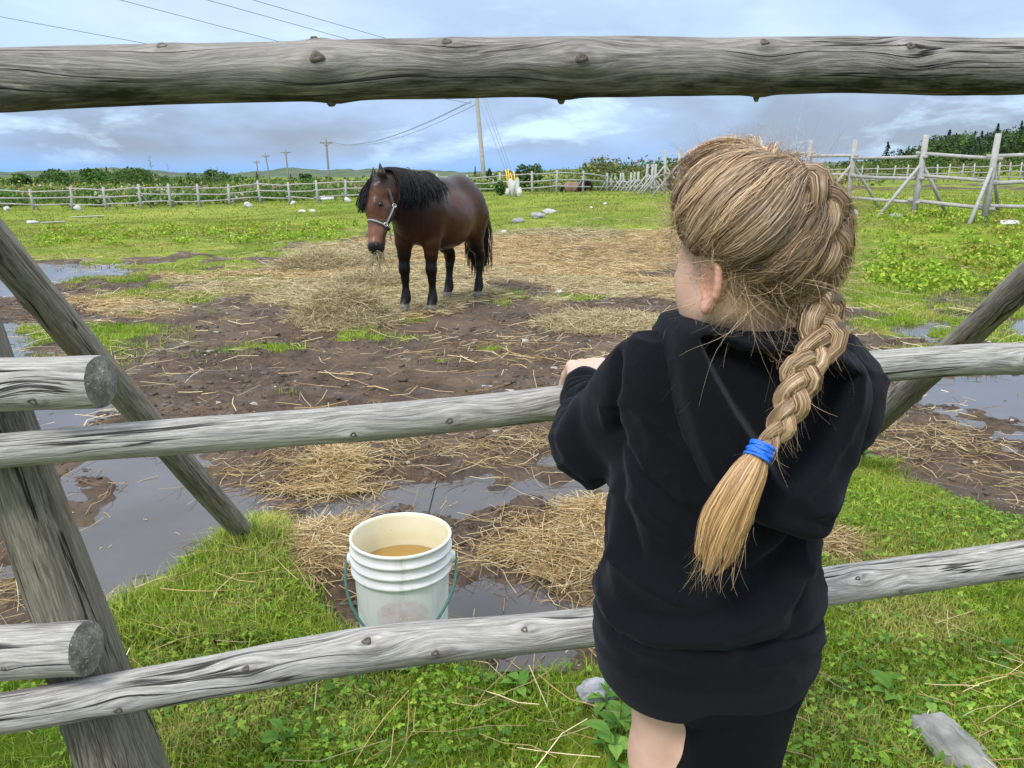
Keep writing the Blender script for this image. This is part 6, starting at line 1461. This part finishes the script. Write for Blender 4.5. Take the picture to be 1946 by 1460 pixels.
q4 = upole('utility_pole', 490, 331, 487, 304, 360, 'smallest and leftmost T-shaped pole on the skyline', .28, True, 'far_pole', 1.6)
def wire(a, b, sag, label, r=.012):
    s = np.linspace(0, 1, 40)[:, None]; p = a+(b-a)*s; p[:, 2] -= sag*4*(s*(1-s))[:, 0]
    V, F, _ = tube(p, r, 5); o = mesh('power_line', V, F, M['wire']); tag(o, label, 'wire')
for u, v, va, lab in ((0, 30, 197, 'lowest overhead wire, crossing the top left corner of the sky'), (235, 0, 175, 'second overhead wire from the left, above the top rail'),
                      (400, 0, 140, 'third overhead wire from the left, above the top rail'), (487, 0, 120, 'rightmost overhead wire above the top rail')):
    a = P(896, va, 60); m = P(u, v, 44); b = a+(m-a)*2.6; wire(a, b, .05, lab, .016)
for dz, dx, lab in ((0, -1.1, 'faint wire from the tall pale pole to the nearest T-shaped pole, leftmost'), (.15, 0, 'faint wire from the tall pale pole to the nearest T-shaped pole, middle'), (0, 1.1, 'faint wire from the tall pale pole to the nearest T-shaped pole, rightmost')):
    wire(P(896, 197, 60)+[dx*.4, 0, dz], q1+[dx, 0, dz-.7], 1.6, lab, .02)
for u, v, va, lab in ((964, 333, 178, 'left guy wire running down from the tall pale pole'), (969, 333, 150, 'middle guy wire running down from the tall pale pole'), (974, 331, 135, 'right guy wire running down from the tall pale pole')):
    a = P(905, va, 60); b = P(u, v, 33); wire(a, b, .0, lab, .013)
for u, v0, v1, lab in ((963, 342, 323, 'leftmost yellow guy wire guard above the white rocks'), (967, 341, 322, 'yellow guy wire guard, second from the left'), (972, 345, 329, 'short yellow guy wire guard, third from the left'), (978, 344, 326, 'rightmost yellow guy wire guard above the white rocks')):
    V, F, _ = tube([P(u+1.6, v0+10, 32.2), P(u, (v0+v1)/2, 32.4), P(u-2, v1, 32.6)], .024, 7); tag(mesh('guy_guard', V, F, M['guard_yellow']), lab, 'guy guard')
for u, v, w, h, Y, lab, sd in ((973, 357, 20, 40, 31.6, 'tallest white rock of the group at the guy wire anchors', 2), (983, 353, 11, 30, 32.1, 'upright white rock behind the tallest one', 5), (988, 366, 13, 19, 31.3, 'rounded white rock on the right of the group', 4), (965, 366, 9, 15, 31.4, 'small white rock on the left of the group', 6)):
    p = P(u, v, Y); m = depth(p)/FPX; stone('white_rock', (p[0], p[1], p[2]-h*m*.18), (w*m*.52, w*m*.45, h*m*.52), lab, 'rock', 60+sd, (.72, .72, .69), sd, 0, None, .12, 'white_rock')

# ------------------------------------------------------------------ trees, shrubs, wild plants
def leaf_cloud(c, r, n, size, pal, rg, shell=.55):
    d = unit(rg.normal(size=(n, 3))); q = rg.uniform(shell**3, 1, n)**(1/3); p = np.asarray(c)+d*q[:, None]*np.asarray(r)
    a = unit(rg.normal(size=(n, 3))); b = unit(np.cross(a, d+rg.normal(0, .5, (n, 3)))); s = rg.uniform(.5, 1.2, n)[:, None]*size
    V = np.stack([p-a*s, p-b*s*.55, p+a*s, p+b*s*.55], 1).reshape(-1, 3); o = np.arange(n)[:, None]*4
    col = pal[rg.integers(0, len(pal), n)]*(rg.uniform(.7, 1.25, (n, 1))); return V, o+np.arange(4)[None], np.repeat(col, 4, axis=0)
BUSH = np.array([(.040, .085, .018), (.060, .115, .022), (.085, .145, .028), (.030, .065, .016)])
SPRUCE = np.array([(.022, .045, .018), (.032, .060, .024), (.045, .080, .030), (.018, .036, .016)])
def spruce_data(seed, lean=0.0, ragged=.3):
    rg = np.random.default_rng(seed); g = Geo()
    for lv in range(22):
        for k in range(8):
            z = min(.985, .07+.92*(lv+rg.uniform(-.6, .6))/21); z = max(z, .05); w = .26*(1-z)**.8+.02
            if rg.uniform() < ragged*.5: continue
            a = rg.uniform(0, 6.283); L = w*rg.uniform(.6, 1.25)*(1+lean*math.cos(a)*.8); n = 9; s = rg.uniform(.1, 1, n)
            c = np.stack([np.cos(a)*L*s+lean*.25*z, np.sin(a)*L*s, z-.05*s*L/.3+rg.normal(0, .006, n)+.015*s], -1)
            V, F, cc = leaf_cloud((0, 0, 0), (.001,)*3, n, .036, SPRUCE, rg); V = V.reshape(n, 4, 3)*np.array([1.0, 1.0, .8])+c[:, None]; g.add(V, F, cc)
    o = g.build('crown', M['needle']); d = o.data; bpy.data.objects.remove(o); return d
SPR = [spruce_data(1), spruce_data(2, .35, .5), spruce_data(3, .8, .7), spruce_data(4, .5, .4)]
def trunk_data(): 
    V, F, _ = tube([(0, 0, -.03), (.004, 0, .3), (.0, .004, .65), (0, 0, .98)], [.020, .016, .010, .003], 7); o = mesh('trunk', V, F, M['bark']); d = o.data; bpy.data.objects.remove(o); return d
TRK = trunk_data()
def spruce(u, vb, vt, Y, kind, wide, label, group=None):
    b = P(u, vb, Y); tp = P(u, vt, Y); z = float(height(b[0], b[1])); h = tp[2]-z; t = thing('spruce_tree', (b[0], b[1], z), label, 'tree', group); t.scale = (h*wide, h*wide, h); t.rotation_euler = (0, 0, 0)
    for nm, d in (('trunk', TRK), ('crown', SPR[kind])): o = bpy.data.objects.new(nm, d); COL.objects.link(o); o.parent = t
spruce(1683, 312, 270, 105, 0, .95, 'dark lone spruce standing left of the wooded hill at the right')
for u, vt, k, w, lab in ((1705, 283, 1, .8, 'small spruce just right of the lone dark spruce'), (1716, 277, 2, .7, 'thin spruce between the lone spruce and the second right hand post'), (1727, 280, 1, .6, 'narrow spruce touching the top of the second right hand post'),
                     (1757, 262, 2, .8, 'wind bent spruce just right of the second right hand post'), (1772, 260, 2, .8, 'wind bent spruce, second right of the second right hand post'), (1788, 247, 3, .75, 'tall ragged spruce with branches streaming to the right'), (1805, 253, 1, .6, 'thin spruce right of the tall ragged one'), (1832, 250, 2, .9, 'flag shaped spruce leaning right, mid hill'), (1852, 249, 1, .7, 'spruce top just left of the tallest right hand post'),
                     (1880, 235, 1, .62, 'tall thin spruce above the right hand post'), (1889, 250, 0, .8, 'round topped spruce right of the tall thin one'), (1924, 230, 1, .55, 'tallest spruce on the skyline near the right edge'), (1939, 236, 1, .62, 'spruce at the right edge of the skyline')):
    spruce(u, 322, vt, 108, k, w, lab, 'spruces on the wooded hill')
def wood():
    g = Geo(); rg = np.random.default_rng(9)
    for i in range(230):
        u = rg.uniform(1700, 2250); top = np.interp(u, [1690, 1740, 1780, 1840, 1900, 1950, 2250], [292, 274, 256, 250, 242, 236, 232])+rg.uniform(0, 1)**1.3*56; Y = rg.uniform(98, 122)*(1-(top-250)*.0012); c = P(u, min(top+9, 318), Y); r = rg.uniform(.9, 1.9)
        pal = BUSH[[0, 1, 2]]*rg.uniform(.75, 1.5) if rg.uniform() < .65 else SPRUCE*1.1
        V, F, cc = leaf_cloud(c-[0, 0, r*.6], (r*1.3, r, r), 220, .23, pal, rg, .5); g.add(V, F, cc)
    for i in range(60):                                              # far treeline
        u = rg.uniform(1600, 1760); Y = rg.uniform(150, 170); c = P(u, np.interp(u, [1600, 1760], [310, 296])+rg.uniform(0, 8), Y); V, F, cc = leaf_cloud(c-[0, 0, 1.4], (2.2, 1.5, 1.9), 160, .30, SPRUCE*1.25, rg); g.add(V, F, cc)
    tag(g.build('woodland', M['leaf'], None, False, 'stuff'), 'mass of low green scrub wood covering the right hand hill', 'woodland')
wood()
def shrub(u, vb, vt, wpx, Y, label, seed, pal, n=1500, size=.10):
    rg = np.random.default_rng(seed); b = P(u, vb, Y); m = depth(b)/FPX; z = float(height(b[0], b[1])); h = P(u, vt, Y)[2]-z; w = wpx*m/2; t = thing('shrub', (b[0], b[1], z), label, 'shrub'); g = Geo()
    for i in range(12):
        a = rg.uniform(0, 6.28); q = rg.uniform(0, .62); c = np.array([math.cos(a)*w*q, math.sin(a)*w*q, h*rg.uniform(.28, .80)*(1-.25*q)]); V, F, cc = leaf_cloud(c, (w*.42, w*.42, h*.26), n//12, size, pal*rg.uniform(.75, 1.25), rg, .4); g.add(V, F, cc)
    g.build('crown', M['leaf'], t, False); g = Geo()
    for i in range(5):
        a = i*1.25; V, F, _ = tube([(0, 0, -.1), (math.cos(a)*w*.2, math.sin(a)*w*.2, h*.4), (math.cos(a)*w*.5, math.sin(a)*w*.5, h*.8)], [h*.018, h*.012, h*.004], 6); g.add(V, F)
    g.build('stem', M['bark'], t)
shrub(1008, 356, 307, 54, 46, 'round dark green bush right of the white rocks', 1, BUSH*1.1, 2600, .10)
shrub(951, 371, 340, 26, 33, 'small yellow green bush left of the white rocks', 2, BUSH*1.6, 900, .07)
shrub(930, 345, 317, 16, 70, 'narrow dark bush beside the foot of the tall pale pole', 3, BUSH*.8, 700, .14)
for i, (u, vb, vt, w, Y, lab, k) in enumerate([(110, 352, 322, 90, 95, 'wide dark green thicket at the far left beyond the fence',  1.35), (185, 350, 318, 70, 100, 'taller dark thicket right of the far left one', 1.3), (262, 350, 316, 80, 104, 'bushy green thicket below the tallest bare tree', 1.5), (405, 346, 322, 66, 110, 'rounded olive green bush on the skyline left of centre', 1.25), (440, 348, 330, 44, 95, 'bright green bush right of the olive one', 1.7), (582, 345, 328, 26, 120, 'dark spiky bush group between the second and nearest T-shaped poles', 1.0), (40, 356, 330, 60, 85, 'green thicket at the left edge of the skyline', 1.5)]):
    shrub(u, vb, vt, w, Y, lab, 20+i, BUSH*k, 2000, .22)
def bare(u, vb, vt, Y, label, seed):
    rg = np.random.default_rng(seed); b = P(u, vb, Y); z = float(height(b[0], b[1])); h = P(u, vt, Y)[2]-z; t = thing('bare_tree', (b[0], b[1], z), label, 'tree', 'bare trees on the skyline'); V, F, _ = tube([(0, 0, -.1), (.1, 0, h*.5), (0, 0, h)], [h*.014, h*.011, h*.004], 6); mesh('trunk', V, F, M['dead_bark'], t); g = Geo()
    for i in range(26):
        q = rg.uniform(.25, .97); a = rg.uniform(0, 6.28); L = h*.16*(1.15-q)*rg.uniform(.5, 1.4)+.15; c = np.array([.1*math.sin(q*3.1), 0, h*q]); V, F, _ = tube([c, c+np.array([math.cos(a), math.sin(a), .1])*L*.6, c+np.array([math.cos(a), math.sin(a), .35])*L], [h*.005, h*.004, h*.002], 5); g.add(V, F)
    g.build('branches', M['dead_bark'], t)
for i, (u, vt, lab) in enumerate([(289, 295, 'tallest bare dead tree on the left skyline'), (321, 310, 'bare dead trunk just right of the tallest one'), (337, 318, 'short bare trunk, third from the tallest'), (365, 320, 'short bare trunk left of the olive bush'), (404, 318, 'thin bare tree above the olive bush'), (415, 317, 'thin bare tree just right of the olive bush top'), (460, 325, 'small thin tree left of the smallest pole'), (312, 322, 'small bare tree between the two tallest ones')]): bare(u, 346, vt, 105, lab, 80+i)
for u, vt, k, w, Y, lab in ((203, 317, 1, .7, 130, 'small spruce spire rising above the left thickets'), (248, 320, 1, .6, 130, 'small spruce spire left of the tallest bare tree'), (489, 327, 0, .7, 120, 'little spruce below the smallest T-shaped pole'), (553, 331, 0, .7, 110, 'little spruce at the foot of the second T-shaped pole'), (902, 316, 1, .6, 120, 'tiny spruce on the skyline above the horse\'s rump'), (656, 337, 0, .8, 120, 'tiny spruce left of the horse\'s ears')): spruce(u, 345, vt, Y, k, w, lab)
WILD = np.array([(.060, .115, .022), (.090, .155, .030), (.045, .085, .020), (.16, .20, .040), (.24, .21, .055), (.26, .16, .14), (.30, .30, .22)])
def wild():
    g = Geo(); rg = np.random.default_rng(15)
    for i in range(900):                                             # weeds behind the far fence
        u = rg.uniform(-120, 1230); Y = rg.uniform(39.5, 60) if u < 900 else rg.uniform(43, 66); x, y = col_at(u, Y); z = float(height(x, y)); h = rg.uniform(.45, 1.05)*(1.25 if u > 1050 else 1.0); f = (Y-39)/25
        w = np.array([.16, .16, .08, .20, .18, .14, .08]) if f > .25 else np.array([.34, .26, .26, .07, .04, .01, .02]); pal = WILD[rg.choice(7, 3, p=w/w.sum())]*1.5
        V, F, cc = leaf_cloud((x, y, z+h*.5), (rg.uniform(.5, 1.0), .5, h*.55), 48, .12, pal, rg, .2); g.add(V, F, cc)
    for i in range(150):                                             # thickets along the left skyline
        u = rg.uniform(-150, 640); Y = rg.uniform(80, 120); x, y = col_at(u, Y); top = np.interp(u, [-150, 0, 100, 200, 290, 340, 400, 470, 560, 640], [336, 336, 330, 324, 324, 334, 325, 334, 338, 340])+rg.uniform(0, 14); c = P(u, top, Y); r = rg.uniform(.7, 1.3)
        V, F, cc = leaf_cloud(c-[0, 0, r*.7], (r*1.6, r, r), 130, .17, BUSH*rg.uniform(.8, 1.7), rg, .4); g.add(V, F, cc)
    for i in range(520):                                             # rolling scrub farther back
        u = rg.uniform(-200, 1650); Y = rg.uniform(62, 180); x, y = col_at(u, Y); z = float(height(x, y)); h = rg.uniform(.4, 1.5); pal = WILD[rg.choice(5, 3)]*rg.uniform(1.0, 1.6)
        V, F, cc = leaf_cloud((x, y, z+h*.4), (rg.uniform(1.0, 3.2), 1.0, h*.5), 46, .24, pal, rg, .2); g.add(V, F, cc)
    for i in range(330):                                             # tall weeds behind the jumbled posts and the right hand fences
        u = rg.uniform(1110, 1420) if i < 170 else rg.uniform(1590, 2150); Y = rg.uniform(46, 62) if i < 170 else rg.uniform(74, 96); x, y = col_at(u, Y); z = float(height(x, y)); h = rg.uniform(1.3, 2.2) if i < 170 else rg.uniform(.8, 2.0); pal = WILD[rg.choice(7, 3, p=[.25, .25, .1, .18, .12, .06, .04])]
        V, F, cc = leaf_cloud((x, y, z+h*.5), (.9, .6, h*.55), 100, .13, pal, rg, .2); g.add(V, F, cc)
    tag(g.build('wild_plants', M['leaf'], None, False, 'stuff'), 'dense band of wild flowers and weeds behind the far fences', 'wild plants')
    g = Geo()
    for i in range(420):                                             # lush tufts on the right and on the meadow's edge
        if i < 300: c = G(rg.uniform(1650, 2050), rg.uniform(425, 560)); 
        else: c = G(rg.uniform(80, 680), rg.uniform(430, 470))
        z = float(height(c[0], c[1])); yl = rg.uniform() < .18; V, F, cc = leaf_cloud((c[0], c[1], z+.07), (.22, .2, .10), 55, .038, (np.array([(.34, .32, .05), (.26, .30, .05)]) if yl else GREENS[:4]*.9), rg, .2); g.add(V, F, cc)
    tag(g.build('leafy_tufts', M['leaf'], None, False, 'stuff'), 'lush leafy tufts in the wet ground at the right', 'plants')
wild()
